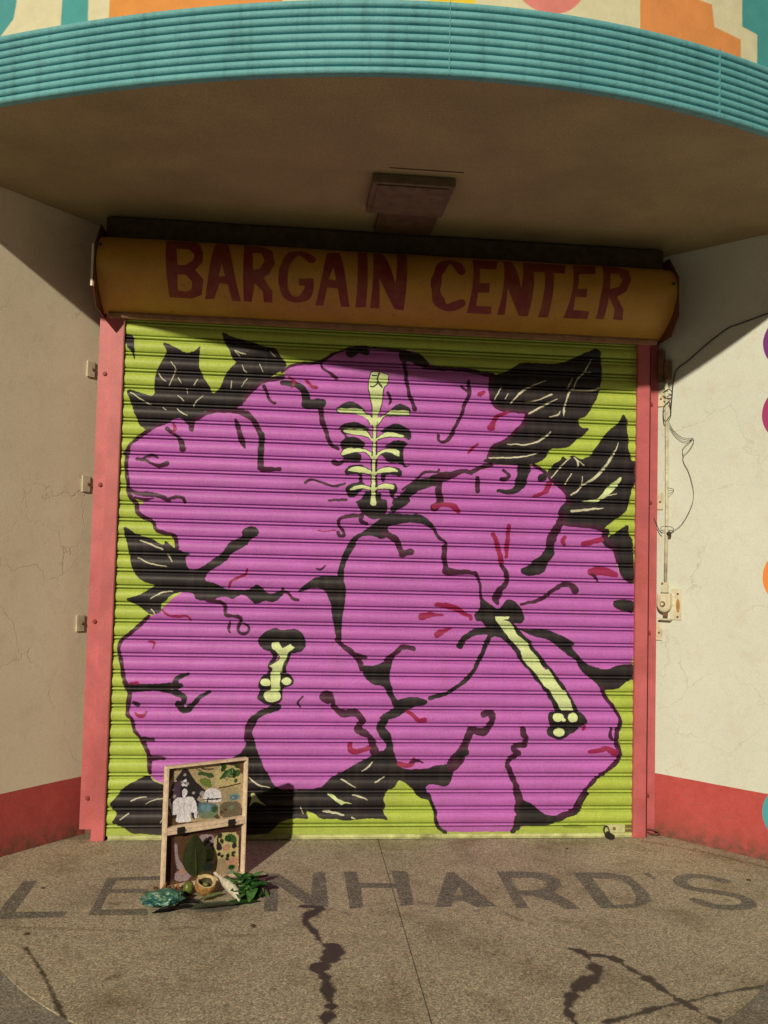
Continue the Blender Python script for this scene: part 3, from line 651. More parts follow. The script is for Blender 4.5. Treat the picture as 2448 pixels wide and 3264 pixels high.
def mat_wall(name, band, circles=False):
    k = NT(name); pos = k.pos(); P = k.sep(pos)
    wob = k.math('MULTIPLY', k.math('SUBTRACT', k.noise(6, 3), .5), .006)
    white = k.mix(k.ramp(k.noise(2.2, 5, .65), [(.3, 0), (.7, 1)]), (.62, .66, .60) if circles else (.76, .68, .53), (.69, .73, .66) if circles else (.83, .76, .60))
    white = k.mix(k.ramp(k.noise(40, 4, .7), [(.55, 0), (.8, .35)]), white, (.50, .47, .36))
    # hairline cracks that wander and fade in and out
    dv = k.new('ShaderNodeTexNoise'); dv.inputs['Scale'].default_value = 5; dv.inputs['Detail'].default_value = 6; k.l.new(pos, dv.inputs['Vector'])
    warped = k.vmath('ADD', pos, k.vmath('SCALE', dv.outputs['Color'], (0, 0, 0)).outputs[0]); 
    for nd in k.n:
        if nd.bl_idname == 'ShaderNodeVectorMath' and nd.operation == 'SCALE': nd.inputs['Scale'].default_value = .28
    vo = k.new('ShaderNodeTexVoronoi', feature='DISTANCE_TO_EDGE'); vo.inputs['Scale'].default_value = 3.1; k.l.new(warped.outputs[0], vo.inputs['Vector'])
    line = k.ramp(vo.outputs['Distance'], [(0, 1), (.009, 0)]); patchy = k.ramp(k.noise(2.8, 3), [(.42, 0), (.62, 1)])
    crack = k.math('MULTIPLY', line, patchy)
    white = k.mix(k.math('MULTIPLY', crack, .33), white, (.26, .23, .15)); white = k.mix(.7, white, k.ramp(k.noise(210, 2, .8), [(.3, .80), (.7, 1.12)]), 'MULTIPLY'); white = k.mix(k.ramp(k.noise(9, 5, .7), [(.52, 0), (.75, .35)]), white, (.55, .47, .32))
    red = k.mix(k.ramp(k.noise(12, 6, .75), [(.3, 0), (.7, 1)]), (.44, .065, .065), (.54, .10, .095))
    scuff = k.ramp(k.noise(1.0, 5, .7, k.vmath('MULTIPLY', pos, (14, 14, 55)).outputs[0]), [(.58, 0), (.66, 1)]); red = k.mix(k.math('MULTIPLY', scuff, .45), red, (.24, .10, .07)); red = k.mix(.8, red, k.ramp(k.noise(210, 2, .8), [(.3, .75), (.7, 1.15)]), 'MULTIPLY')
    m = k.math('LESS_THAN', k.math('ADD', P[2], wob), band); c = k.mix(m, white, red)
    if circles:
        sv = k.vmath('DOT_PRODUCT', k.vmath('SUBTRACT', pos, (RW0[0], RW0[1], 0)).outputs[0], (RWD[0], RWD[1], 0)).outputs['Value']
        for z, r, col in ((2.46, .138, (.17, .035, .22)), (2.112, .142, (.36, .045, .17)), (1.33, .138, (.80, .27, .07)), (.225, .135, (.07, .36, .44))):
            dx = k.math('SUBTRACT', sv, .692); dz = k.math('SUBTRACT', P[2], z); d = k.math('SQRT', k.math('ADD', k.math('MULTIPLY', dx, dx), k.math('MULTIPLY', dz, dz)))
            c = k.mix(k.math('LESS_THAN', k.math('ADD', d, wob), r), c, col)
    # grime creeping up from the pavement
    g_ = k.math('MULTIPLY', k.ramp(P[2], [(0, 1), (.09, .25), (.2, 0)]), k.ramp(k.noise(22, 5, .7), [(.3, .15), (.6, 1)])); c = k.mix(g_, c, (.10, .07, .05))
    hgt = k.math('ADD', k.math('MULTIPLY', k.noise(70, 4, .6), .5), k.math('MULTIPLY', crack, -1.2)); k.bump(hgt, .35, .0025)
    return k.done(c, .7, 0, .3)
RW0 = Vector((1.43468, .04079, 0)); RW1 = Vector((1.81306, -.40337, 0)); RWD = (RW1-RW0).normalized(); RWN = Vector((RWD.y, -RWD.x, 0))
if RWN.y > 0: RWN = -RWN
LW0 = Vector((-1.48437, .01964, 0)); LW1 = Vector((-1.70794, -.25725, 0)); LWD = (LW1-LW0).normalized(); LWN = Vector((-LWD.y, LWD.x, 0))
M['wall_l'] = mat_wall('left_wall_plaster', .281); M['wall_r'] = mat_wall('right_wall_plaster', .310, True)
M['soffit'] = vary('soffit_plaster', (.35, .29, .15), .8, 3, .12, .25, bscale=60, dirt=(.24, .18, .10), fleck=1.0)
M['teal'] = vary('canopy_teal_paint', (.12, .40, .47), .62, 5, .2, .2, bscale=80, dirt=(.13, .30, .32))
k = NT('canopy_teal_weathered'); c = k.mix(k.ramp(k.noise(3, 5, .6), [(.3, 0), (.7, 1)]), (.115, .36, .42), (.16, .45, .50))
st_ = k.noise(1.0, 5, .65, k.vmath('MULTIPLY', k.pos(), (34, 34, 3)).outputs[0]); c = k.mix(k.math('MULTIPLY', k.ramp(st_, [(.5, 0), (.72, 1)]), .45), c, (.07, .17, .17))
c = k.mix(k.math('MULTIPLY', k.ramp(k.noise(60, 4, .8), [(.66, 0), (.70, 1)]), .5), c, (.30, .42, .38)); c = k.mix(.8, c, k.ramp(k.noise(210, 2, .8), [(.3, .78), (.7, 1.15)]), 'MULTIPLY')
dn_ = k.math('ADD', k.noise(90, 3), k.math('MULTIPLY', k.noise(7, 3), 4)); k.bump(dn_, .35, .003); M['teal'] = k.done(c, .62, 0, .35)
M['teal_dark'] = vary('canopy_seam_paint', (.09, .32, .36), .55, 20, .2)
def mat_par():
    k = NT('parapet_paint'); P = k.sep(k.pos()); n = k.noise(5, 4)
    dx = k.math('MULTIPLY', k.math('SUBTRACT', n, .5), .012)
    c = k.img(IM_PAR, k.math('ADD', P[0], dx), P[2], PAR); c = k.mix(.6, c, k.ramp(k.noise(14, 5, .7), [(.3, .72), (.7, 1.0)]), 'MULTIPLY')
    k.bump(k.noise(70, 4), .3, .003); return k.done(c, .7, 0, .3)
M['parapet'] = mat_par()
M['coral'] = vary('guide_rail_coral_paint', (.47, .115, .13), .45, 7, .16, .15, bscale=90, dirt=(.33, .07, .06))
M['coral_dk'] = vary('hood_end_red_paint', (.12, .035, .025), .5, 9, .2, .15)
M['rust'] = vary('brown_rusty_steel', (.20, .11, .06), .7, 25, .35, .3)
M['shadow_gap'] = vary('dark_red_shadow_gap', (.10, .012, .012), .6, 25, .35, .3)  # dark red that paints shade into the rail gap
M['shade_dark'] = vary('dark_shade_filler_brown', (.06, .04, .022), .8, 25, .35, .3)  # near-black brown that paints the shade above the hood
M['hoodrail'] = vary('hood_rail_paint', (.36, .20, .12), .6, 20, .25, .2)
M['fixture'] = vary('ceiling_fixture_brown', (.15, .11, .06), .6, 20, .3, .2)
M['fixture_red'] = vary('ceiling_fixture_red', (.11, .065, .035), .6, 20, .3, .2)
M['creampaint'] = vary('cream_painted_steel', (.66, .62, .47), .5, 30, .15, .2, dirt=(.34, .26, .16))
M['pole'] = vary('weathered_white_pole', (.60, .57, .42), .55, 22, .25, .25, dirt=(.13, .10, .06))
M['bolt'] = vary('rusty_bolt', (.20, .10, .06), .6, 60, .3, .2)
M['boltred'] = vary('red_painted_bolt', (.24, .045, .04), .5, 60, .3, .2)
M['wire'] = vary('dark_wire', (.035, .03, .02), .6, 60, .3)
M['black'] = vary('black_metal', (.02, .018, .018), .4, 60, .3, .2)
def mat_floor(name, base_a, base_b, marks=True):
    k = NT(name); pos = k.pos(); P = k.sep(pos)
    big = k.ramp(k.noise(1.6, 5, .6), [(.3, 0), (.7, 1)]); c = k.mix(big, base_a, base_b)
    olive = k.ramp(k.noise(3.4, 5, .7), [(.5, 0), (.72, .55)]); c = k.mix(olive, c, (.135, .095, .035))
    # aggregate chips
    v = k.new('ShaderNodeTexVoronoi'); v.inputs['Scale'].default_value = 210; k.l.new(pos, v.inputs['Vector'])
    chip = k.ramp(k.sep(v.outputs['Color'])[0], [(0, .42), (.45, .86), (.8, 1.12), (1, 1.6)]); 
    hue = k.ramp(k.sep(v.outputs['Color'])[1], [(0, (1.1, .93, .82)), (.5, (1, 1, 1)), (1, (.93, 1.03, 1.0))])
    c = k.mix(1.0, k.mix(1.0, c, chip, 'MULTIPLY'), hue, 'MULTIPLY')
    c = k.mix(.6, c, k.ramp(k.noise(70, 4, .7), [(.3, .6), (.7, 1.0)]), 'MULTIPLY')
    rough = .75
    if marks:
        n1 = k.math('MULTIPLY', k.math('SUBTRACT', k.noise(55, 4, .65), .5), .034); n2 = k.math('MULTIPLY', k.math('SUBTRACT', k.noise(48, 4, .65, k.vmath('ADD', pos, (4, 7, 1)).outputs[0]), .5), .034)
        im1 = k.sep(k.img(IM_FLOOR, P[0], P[1], FLR)); im2 = k.sep(k.img(IM_FLOOR, k.math('ADD', P[0], n1), k.math('ADD', P[1], n2), FLR))
        let = k.mix(1.0, (.135, .13, .11), k.ramp(k.sep(v.outputs['Color'])[0], [(0, .45), (.7, 1.1), (1, 2.4)]), 'MULTIPLY')
        c = k.mix(k.math('MULTIPLY', im1[0], k.ramp(k.noise(9, 5, .6), [(.25, .72), (.5, .95)])), c, let)
        c = k.mix(k.math('MULTIPLY', im2[2], k.ramp(k.noise(30, 4, .7), [(.35, .25), (.6, .75)])), c, (.075, .042, .014))
        wet = k.math('MULTIPLY', im2[1], k.ramp(k.noise(60, 4, .7), [(.25, .82), (.45, 1)])); c = k.mix(wet, c, (.034, .032, .022))
        gum = k.new('ShaderNodeTexVoronoi'); gum.inputs['Scale'].default_value = 6.5; k.l.new(pos, gum.inputs['Vector']); sp_ = k.math('MULTIPLY', k.ramp(gum.outputs['Distance'], [(.055, 1), (.08, 0)]), k.math('GREATER_THAN', k.sep(gum.outputs['Color'])[0], .72)); c = k.mix(k.math('MULTIPLY', sp_, .5), c, (.07, .055, .035))
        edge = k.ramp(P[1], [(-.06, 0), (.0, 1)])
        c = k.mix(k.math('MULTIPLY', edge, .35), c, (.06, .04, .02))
        rough = k.math('SUBTRACT', .78, k.math('MULTIPLY', im2[1], .25))
    k.bump(k.noise(300, 3), .25, .0015); return k.done(c, rough, 0, .35)
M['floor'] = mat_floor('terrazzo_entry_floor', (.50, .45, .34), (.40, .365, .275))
M['walk'] = mat_floor('grey_sidewalk_concrete', (.33, .31, .265), (.22, .21, .19), False)
M['asphalt'] = vary('asphalt', (.05, .048, .045), .85, 40, .3, .5)
M['joint'] = vary('joint_filler', (.03, .022, .015), .9, 40, .3)
M['wood'] = vary('pale_pine_frame', (.70, .55, .42), .6, 60, .2, .15)
M['woodin'] = vary('brown_box_inside', (.10, .045, .022), .75, 40, .25)
def mat_coll():
    k = NT('collage_paper'); uv = k.new('ShaderNodeUVMap'); U = k.sep(uv.outputs[0]); o1 = k.math('MULTIPLY', k.math('SUBTRACT', k.noise(160, 4, .7), .5), .012); c = k.img(IM_COLL, k.math('ADD', U[0], o1), k.math('ADD', U[1], o1), (0, .37, 0, .51)); c = k.mix(.75, c, k.ramp(k.noise(120, 5, .75), [(.3, .6), (.65, 1.2)]), 'MULTIPLY'); return k.done(c, .55)
M['coll'] = mat_coll()
def mat_leaf(name, a, b, rough=.45, scale=40):
    k = NT(name); c = k.mix(k.ramp(k.noise(scale, 4, .6), [(.35, 0), (.65, 1)]), a, b); k.bump(k.noise(scale*4, 3), .3, .002); return k.done(c, rough)
M['leafdark'] = mat_leaf('dark_leaf', (.035, .050, .016), (.06, .075, .022), .6)
M['vein'] = mat_leaf('leaf_vein', (.08, .10, .035), (.11, .12, .05))
M['stem'] = mat_leaf('red_stem', (.12, .03, .02), (.18, .05, .03))
M['leafgreen'] = mat_leaf('bright_green_leaf', (.06, .20, .035), (.18, .40, .12), .4, 60)
M['leafdeep'] = mat_leaf('deep_green_leaf', (.015, .07, .015), (.04, .16, .03), .4, 50)
M['leafblack'] = mat_leaf('wilted_purple_black_leaf', (.018, .014, .018), (.04, .03, .035), .45)
M['leafgrey'] = mat_leaf('grey_green_leaf', (.05, .065, .035), (.10, .115, .07), .5)
M['leafpale'] = mat_leaf('pale_yellow_green_leaf', (.16, .22, .06), (.33, .38, .18), .5)
M['bud'] = mat_leaf('green_fruit_skin', (.07, .10, .02), (.16, .19, .04), .4, 60)
M['coco'] = vary('coconut_husk', (.30, .155, .05), .85, 90, .5, .8, bscale=160)
M['cocorim'] = vary('coconut_rim', (.55, .42, .22), .7, 60, .15)
M['cocoin'] = vary('coconut_inside', (.06, .05, .02), .7, 60, .3)
M['shell'] = vary('white_shell', (.62, .58, .48), .45, 50, .25, .4)
def mat_abalone():
    k = NT('iridescent_shell'); n = k.noise(26, 4, .6, dist=1.5)
    c = k.ramp(n, [(.30, (.01, .05, .09)), (.42, (.02, .11, .15)), (.50, (.05, .15, .05)), (.58, (.15, .28, .30)), (.66, (.30, .34, .10)), (.78, (.45, .42, .46))]); k.bump(k.noise(60, 4), .6, .004); return k.done(c, .42, .15)
M['abalone'] = mat_abalone()
M['dried'] = vary('dried_orange_petals', (.42, .20, .09), .7, 80, .35, .3)
M['twig'] = vary('brown_twig', (.09, .05, .025), .8, 80, .3, .4)

# ------------------------------------------------------------------ object helpers
def obj(name, bm_or_mesh, mat, parent=None, smooth=False, kind=None, label=None):
    if isinstance(bm_or_mesh, bmesh.types.BMesh):
        me = bpy.data.meshes.new(name); bmesh.ops.recalc_face_normals(bm_or_mesh, faces=bm_or_mesh.faces); bm_or_mesh.to_mesh(me); bm_or_mesh.free()
    else: me = bm_or_mesh
    if not me.materials: me.materials.append(mat)
    if smooth: me.shade_smooth()
    o = bpy.data.objects.new(name, me); COL.objects.link(o)
    if parent: o.parent = parent; 
    if kind: o['kind'] = kind
    if label: o['label'] = label
    return o
def place(o, parent):
    "children are modelled in world coordinates under an empty that stands elsewhere"
    o.parent = parent; o.matrix_parent_inverse = Matrix.Translation(parent.location).inverted()
def thing(name, loc, label, cat, group=None):
    o = bpy.data.objects.new(name, None); COL.objects.link(o); o.location = loc; o['label'] = label; o['category'] = cat; o.empty_display_size = .1
    if group: o['group'] = group
    return o
def part(name, bm, mat, parent, smooth=False, label=None, kind=None):
    o = obj(name, bm, mat, None, smooth, kind, label)
    o.parent = parent
    if parent.parent is None: o.matrix_parent_inverse = Matrix.Translation(parent.location).inverted()   # parts are modelled in world coordinates
    return o
def tag(o, label, cat, group=None):
    o['label'] = label; o['category'] = cat
    if group: o['group'] = group
    return o
def box(bm, x0, x1, y0, y1, z0, z1, bev=0):
    r = bmesh.ops.create_cube(bm, size=1); vs = r['verts']
    for v in vs: v.co = Vector(((x0+x1)/2+v.co.x*(x1-x0), (y0+y1)/2+v.co.y*(y1-y0), (z0+z1)/2+v.co.z*(z1-z0)))
    if bev: bmesh.ops.bevel(bm, geom=list({e for v in vs for e in v.link_edges}), offset=bev, segments=2, affect='EDGES')
    return vs
def boxm(*a, bev=0): bm = bmesh.new(); box(bm, *a, bev=bev); return bm
def prism(bm, pts, z0, z1):
    b = [bm.verts.new((x, y, z0)) for x, y in pts]; t_ = [bm.verts.new((x, y, z1)) for x, y in pts]; n = len(pts)
    bm.faces.new(b); bm.faces.new(t_)
    for i in range(n): bm.faces.new((b[i], b[(i+1) % n], t_[(i+1) % n], t_[i]))
def tube(bm, pts, r, seg=8, r1=None):
    pts = [Vector(p) for p in pts]; n = len(pts); rings = []; prev = None
    for i, p in enumerate(pts):
        d = (pts[min(i+1, n-1)]-pts[max(i-1, 0)]).normalized()
        if prev is None: a = d.orthogonal().normalized()
        else: a = (prev-d*prev.dot(d)).normalized()
        prev = a; b = d.cross(a); rr = r if r1 is None else r+(r1-r)*i/(n-1)
        if isinstance(r, (list, tuple)): rr = r[i]
        rings.append([bm.verts.new(p+(a*math.cos(k*2*math.pi/seg)+b*math.sin(k*2*math.pi/seg))*rr) for k in range(seg)])
    for i in range(n-1):
        for k in range(seg): bm.faces.new((rings[i][k], rings[i][(k+1) % seg], rings[i+1][(k+1) % seg], rings[i+1][k]))
    bm.faces.new(rings[0][::-1]); bm.faces.new(rings[-1])
def catmull(P, n=6):
    P = [Vector(p) for p in P]; out_ = []
    for i in range(len(P)-1):
        a, b, c, d = P[max(i-1, 0)], P[i], P[i+1], P[min(i+2, len(P)-1)]
        for k in range(n):
            t_ = k/n; out_.append(.5*((2*b)+(c-a)*t_+(2*a-5*b+4*c-d)*t_*t_+(3*b-a-3*c+d)*t_**3))
    return out_+[P[-1]]
def disc(bm, c, n, r, h, seg=14, dome=.6):
    c = Vector(c); n = Vector(n).normalized(); a = n.orthogonal().normalized(); b = n.cross(a)
    r0 = [bm.verts.new(c+(a*math.cos(k*2*math.pi/seg)+b*math.sin(k*2*math.pi/seg))*r) for k in range(seg)]
    r1_ = [bm.verts.new(c+n*h+(a*math.cos(k*2*math.pi/seg)+b*math.sin(k*2*math.pi/seg))*r*dome) for k in range(seg)]
    for k in range(seg): bm.faces.new((r0[k], r0[(k+1) % seg], r1_[(k+1) % seg], r1_[k]))
    bm.faces.new(r0[::-1]); bm.faces.new(r1_)

# ------------------------------------------------------------------ ground
ground = obj('road', boxm(-60, 60, -80, -7.2, -.35, -.14), M['asphalt'], kind='structure')
walk = obj('sidewalk', boxm(-60, 60, -7.2, .6, -.3, -.004), M['walk'], kind='structure')
entry = obj('entry_floor', boxm(-1.95, 1.95, -.02, .6, -.003, -.0015), M['joint'], kind='structure')
th = [math.radians(a) for a in range(194, 341, 3)]
rim = [(-.03+1.56*math.cos(a), -.6+1.56*math.sin(a)) for a in th]
def xj(y): return .010+.0105*y   # the joint wanders slightly off square
lp = [(-1.95, .5), (-1.95, -.5)]+[p for p in rim if p[0] < -.05]
lp += [(xj(-2.15)-.0025, -2.159), (xj(.5)-.0025, .5)]
rp = [(xj(.5)+.0025, .5), (xj(-2.15)+.0025, -2.159)]+[p for p in rim if p[0] > .05]+[(1.95, -.75), (1.95, .5)]
for nm, pp in (('floor_slab', lp), ('floor_slab', rp)):
    bm = bmesh.new(); prism(bm, pp, -.0035, 0); s_ = obj(nm, bm, M['floor']); s_.parent = entry

# ------------------------------------------------------------------ the shop front: walls, canopy, parapet
shop = thing('shop_front', (0, .3, 0), 'painted shop front with cream splayed walls, coral base band and curved teal canopy', 'shop')
bm = bmesh.new(); prism(bm, [(-1.4145, .106), (-2.13, -.78), (-6, -.78), (-6, .6), (-1.37, .6), (-1.37, .106)], -.004, 3.0)
part('wall', bm, M['wall_l'], shop, label='left splayed plaster wall in cream and coral')
bm = bmesh.new(); prism(bm, [(RW0.x, RW0.y), (2.134, -.78), (6, -.78), (6, .6), (1.36, .6), (1.36, .0408)], -.004, 3.0)
part('wall', bm, M['wall_r'], shop, label='right splayed plaster wall with painted dots at its edge')
part('back_wall', boxm(-1.37, 1.36, .107, .6, -.004, 3.0), M['soffit'], shop)  # wall above the hood; unseen part behind the slats added to block light
AX = np.array([-2.3, -2.03, -1.8, -1.57, -1.21, -.86, -.54, -.2, .19, .57, .9, 1.29, 1.5, 1.8, 2.1, 2.3])
AY = np.array([-.745, -.925, -1.05, -1.17, -1.325, -1.445, -1.53, -1.595, -1.61, -1.57, -1.51, -1.365, -1.275, -1.12, -.93, -.80])
arcf = np.polynomial.Polynomial.fit(AX, AY, 6)
xs = np.linspace(-2.28, 2.28, 110); arc = [(float(x), float(arcf(x))) for x in xs]
def offs(o):
    r = []
    for i, (x, y) in enumerate(arc):
        a = Vector(arc[max(i-1, 0)]); b = Vector(arc[min(i+1, len(arc)-1)]); d = (b-a).normalized(); n = Vector((d.y, -d.x)); r.append((x+n.x*o, y+n.y*o))
    return r
Z0, Z1 = 3.0, 3.262
inner = offs(-.018)
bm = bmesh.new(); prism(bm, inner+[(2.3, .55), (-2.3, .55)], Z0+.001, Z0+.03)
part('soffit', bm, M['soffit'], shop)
bm = bmesh.new(); prism(bm, offs(-.012)+[(2.28, .5), (-2.28, .5)], Z0+.031, Z1-.004)
can = part('canopy_fascia', bm, M['teal'], shop)
NR = 9; ph = (Z1-Z0)/NR; pa = offs(0.0)
for k in range(NR):
    bm = bmesh.new(); rows = []
    zc = Z0+ph*(k+.5)
    prof = [(-.016, -ph/2), (-.004, -ph/2+.0012)]+[(.0125*math.cos(a)-.001, (ph/2-.0018)*math.sin(a)) for a in np.linspace(-1.35, 1.35, 7)]+[(-.004, ph/2-.0012), (-.016, ph/2)]
    cols = [offs(o) for o, _ in prof]
    V_ = [[bm.verts.new((cols[j][i][0], cols[j][i][1], zc+prof[j][1])) for j in range(len(prof))] for i in range(len(arc))]
    for i in range(len(arc)-1):
        for j in range(len(prof)-1): bm.faces.new((V_[i][j], V_[i+1][j], V_[i+1][j+1], V_[i][j+1]))
    part('rib', bm, M['teal'], can, smooth=True)
for sx in (.018, 1.04):
    y = float(arcf(sx)); d = Vector((1, float(arcf.deriv()(sx)))).normalized(); n = Vector((d.y, -d.x))
    bm = bmesh.new(); c = Vector((sx, y))
    q_ = [c+n*.0122+d*.0014, c+n*.0122-d*.0014, c-n*.01-d*.0014, c-n*.01+d*.0014]; prism(bm, [(p.x, p.y) for p in q_], Z0+.004, Z1-.002)
    part('seam_strip', bm, M['teal_dark'], can)
bm = bmesh.new(); prism(bm, offs(-.03)+[(2.28, .5), (-2.28, .5)], Z1, 4.6)
part('parapet_wall', bm, M['parapet'], shop)
for sx, x0, x1 in ((-1, -6, -2.29), (1, 2.29, 6)):
    part('upper_wall', boxm(x0, x1, -.79, .6, 3.0, 4.6), M['soffit'] if 0 else M['wall_l'], shop)

# ceiling fixture hanging under the soffit
fx = thing('ceiling_fixture', (.02, -.6, 3.0), 'dark brown unlit box fixture hanging under the canopy soffit above the shutter hood', 'fixture')
bm = boxm(-.163, .192, -.80, -.44, 2.962, 2.9995, bev=.003); part('housing', bm, M['fixture'], fx)
part('lens_panel', boxm(-.14, .168, -.775, -.46, 2.956, 2.9615, bev=.002), M['fixture'], fx)
part('junction_box', boxm(-.10, .18, -.437, -.16, 2.972, 2.9995, bev=.003), M['fixture_red'], fx)
part('trim_strip', boxm(-.10, .215, -.861, -.857, 2.9975, 2.9998), M['fixture'], fx)

# ------------------------------------------------------------------ the roll-up shutter
shut = thing('roll_up_shutter', (0, 0, 0), 'closed slatted roll-up shutter painted with pink skeletal hibiscus flowers and black leaves on lime green', 'shutter')
PZ = .08167
prof = [(.0045, .0), (.0045, .0020), (-.0085, .0030), (-.0112, .0050), (-.0115, .0085), (-.0088, .0122), (-.0050, .0136), (.0060, .0142), (.0060, .0176), (-.0040, .0184), (-.0066, .0205),
        (-.0092, .025), (-.0122, .032), (-.0142, .041), (-.0142, .050), (-.0124, .058), (-.0092, .064), (-.0068, .067), (-.0084, .0705), (-.0086, .0760), (-.0070, .0774), (.0045, .0784), (.0045, PZ)]
bm = bmesh.new(); A_ = [bm.verts.new((-1.306, y, z)) for y, z in prof]; B_ = [bm.verts.new((1.306, y, z)) for y, z in prof]
for i in range(len(prof)-1): bm.faces.new((A_[i], B_[i], B_[i+1], A_[i+1]))
# rolled back edges so the slat has thickness
for i, (yy, zz) in enumerate(prof): pass
Ab = [bm.verts.new((-1.306, .012, 0)), bm.verts.new((-1.306, .012, PZ))]; Bb = [bm.verts.new((1.306, .012, 0)), bm.verts.new((1.306, .012, PZ))]
bm.faces.new((Ab[0], Bb[0], B_[0], A_[0])); bm.faces.new((Ab[1], A_[-1], B_[-1], Bb[1])); bm.faces.new((Ab[0], Ab[1], Bb[1], Bb[0]))
bm.faces.new(A_+[Ab[1], Ab[0]]); bm.faces.new(B_+[Bb[1], Bb[0]])
me = bpy.data.meshes.new('slat'); bmesh.ops.recalc_face_normals(bm, faces=bm.faces); bm.to_mesh(me); bm.free(); me.materials.append(M['shutter']); me.shade_smooth()
me.set_sharp_from_angle(angle=math.radians(50))
z = .391-4*PZ+.0815*0
base = .391-4*PZ-.0082     # groove centre sits between the two joint lines
zs = []
zc = base+.0
first = base
k = 0
while first+k*PZ < 2.56:
    o = bpy.data.objects.new('slat', me); COL.objects.link(o); o.parent = shut; o.location = (random.uniform(-.001, .001), random.uniform(-.0008, .0008), first+k*PZ+.0); o.rotation_euler.x = random.uniform(-.006, .006); k += 1
bm = bmesh.new(); box(bm, -1.304, 1.304, -.012, .012, .018, base-.0012, bev=.0015); part('bottom_rail', bm, M['shutter'], shut)
bm = bmesh.new(); box(bm, -1.285, 1.302, -.030, -.0125, .004, .0075, bev=.001); box(bm, -1.285, 1.302, -.0165, -.0125, .0078, .022, bev=.001); part('bottom_lip', bm, M['rail_cream'], shut)
# guide rails
for sx in (-1, 1):
    a, b = (-1.362, -1.299) if sx < 0 else (1.299, 1.366)
    bm = bmesh.new(); box(bm, a, b, -.032, .05, .0, 2.52, bev=.003)
    g_ = part('guide_rail', bm, M['coral'], shut)
    a, b = (-1.425, -1.3625) if sx < 0 else (1.380, 1.432)
    pl_y = .012 if sx < 0 else .018
    part('mounting_flange', boxm(a, b, pl_y, pl_y+.006, .045 if sx < 0 else .0, 2.53, bev=.001), M['coral'], shut)
    for zb in ((2.247, 1.70, 1.035, .192) if sx < 0 else (2.214, 1.70, 1.025, .20)):
        bm = bmesh.new(); disc(bm, (-1.392 if sx < 0 else 1.392, pl_y+.001, zb), (0, -1, 0), .012, .009, 10, .75); disc(bm, (-1.392 if sx < 0 else 1.392, pl_y-.0075, zb), (0, -1, 0), .006, .004, 6, .9)
        part('bolt', bm, M['boltred'], g_)
# dark red strip whose colour stands in for the shadowed gap beside the right rail
part('shadow_gap_strip', boxm(1.3664, 1.3735, -.027, .04, 0.004, 2.5), M['shadow_gap'], shut)
# hood with lettering, profile swept along x
HP = [(-.03,2.535),(-.07,2.55),(-.13,2.575),(-.19,2.612),(-.235,2.658),(-.260,2.705),(-.265,2.75),(-.252,2.795),(-.222,2.835),(-.175,2.867),(-.10,2.89),(0,2.90)]
ar = [0.0]
for i in range(len(HP)-1): ar.append(ar[-1]+math.dist(HP[i], HP[i+1]))
fine = []; 
for i in range(len(HP)-1):
    for t_ in range(4): fine.append((i, t_/4))
cp = catmull([(0, y, z_) for y, z_ in HP], 4); ca = []
for i in range(len(HP)-1):
    for t_ in range(4): ca.append(ar[i]+(ar[i+1]-ar[i])*t_/4)
ca.append(ar[-1])
bm = bmesh.new(); uvl = bm.loops.layers.uv.new('UVMap'); NX = 24
G_ = [[bm.verts.new((-1.398+2.806*i/NX, p.y+.0025*math.sin(i*1.3+j*.2), p.z)) for j, p in enumerate(cp)] for i in range(NX+1)]
for i in range(NX):
    for j in range(len(cp)-1):
        f = bm.faces.new((G_[i][j], G_[i+1][j], G_[i+1][j+1], G_[i][j+1]))
        for l, (ii, jj) in zip(f.loops, ((i, j), (i+1, j), (i+1, j+1), (i, j+1))): l[uvl].uv = (-1.398+2.806*ii/NX, ca[jj])
hood = part('hood', bm, M['sign'], shut, smooth=True, label='rounded yellow hood lettered BARGAIN CENTER in dark red')
for x in (-1.404, 1.411):
    bm = bmesh.new(); v1 = [(.05, 2.522), (-.20, 2.522), (-.276, 2.60), (-.276, 2.80), (-.16, 2.93), (.05, 2.94)]
    r0 = [bm.verts.new((x-.003, a, b)) for a, b in v1]; r1_ = [bm.verts.new((x+.003, a, b)) for a, b in v1]
    bm.faces.new(r0); bm.faces.new(r1_)
    for i in range(6): bm.faces.new((r0[i], r0[(i+1) % 6], r1_[(i+1) % 6], r1_[i]))
    part('end_plate', bm, M['coral_dk'], hood)
part('end_flange', boxm(-1.4175, -1.4075, -.279, -.2765, 2.60, 2.80), M['creampaint'], hood)
for x, y_, z_ in ((-1.38, -.270, 2.80), (1.388, -.267, 2.77)):
    bm = bmesh.new(); disc(bm, (x, y_, z_), (0, -1, 0), .008, .006, 10, .7); part('screw', bm, M['black'], hood)
bm = bmesh.new(); box(bm, -1.375, 1.395, -.056, -.02, 2.515, 2.535, bev=.002); box(bm, -1.375, 1.395, -.05, .02, 2.536, 2.542); part('hood_rail', bm, M['hoodrail'], shut)
part('shade_filler', boxm(-1.39, 1.40, -.11, .05, 2.82, 2.99, bev=.004), M['shade_dark'], shut)  # dark box added to make the space above the hood read as shade
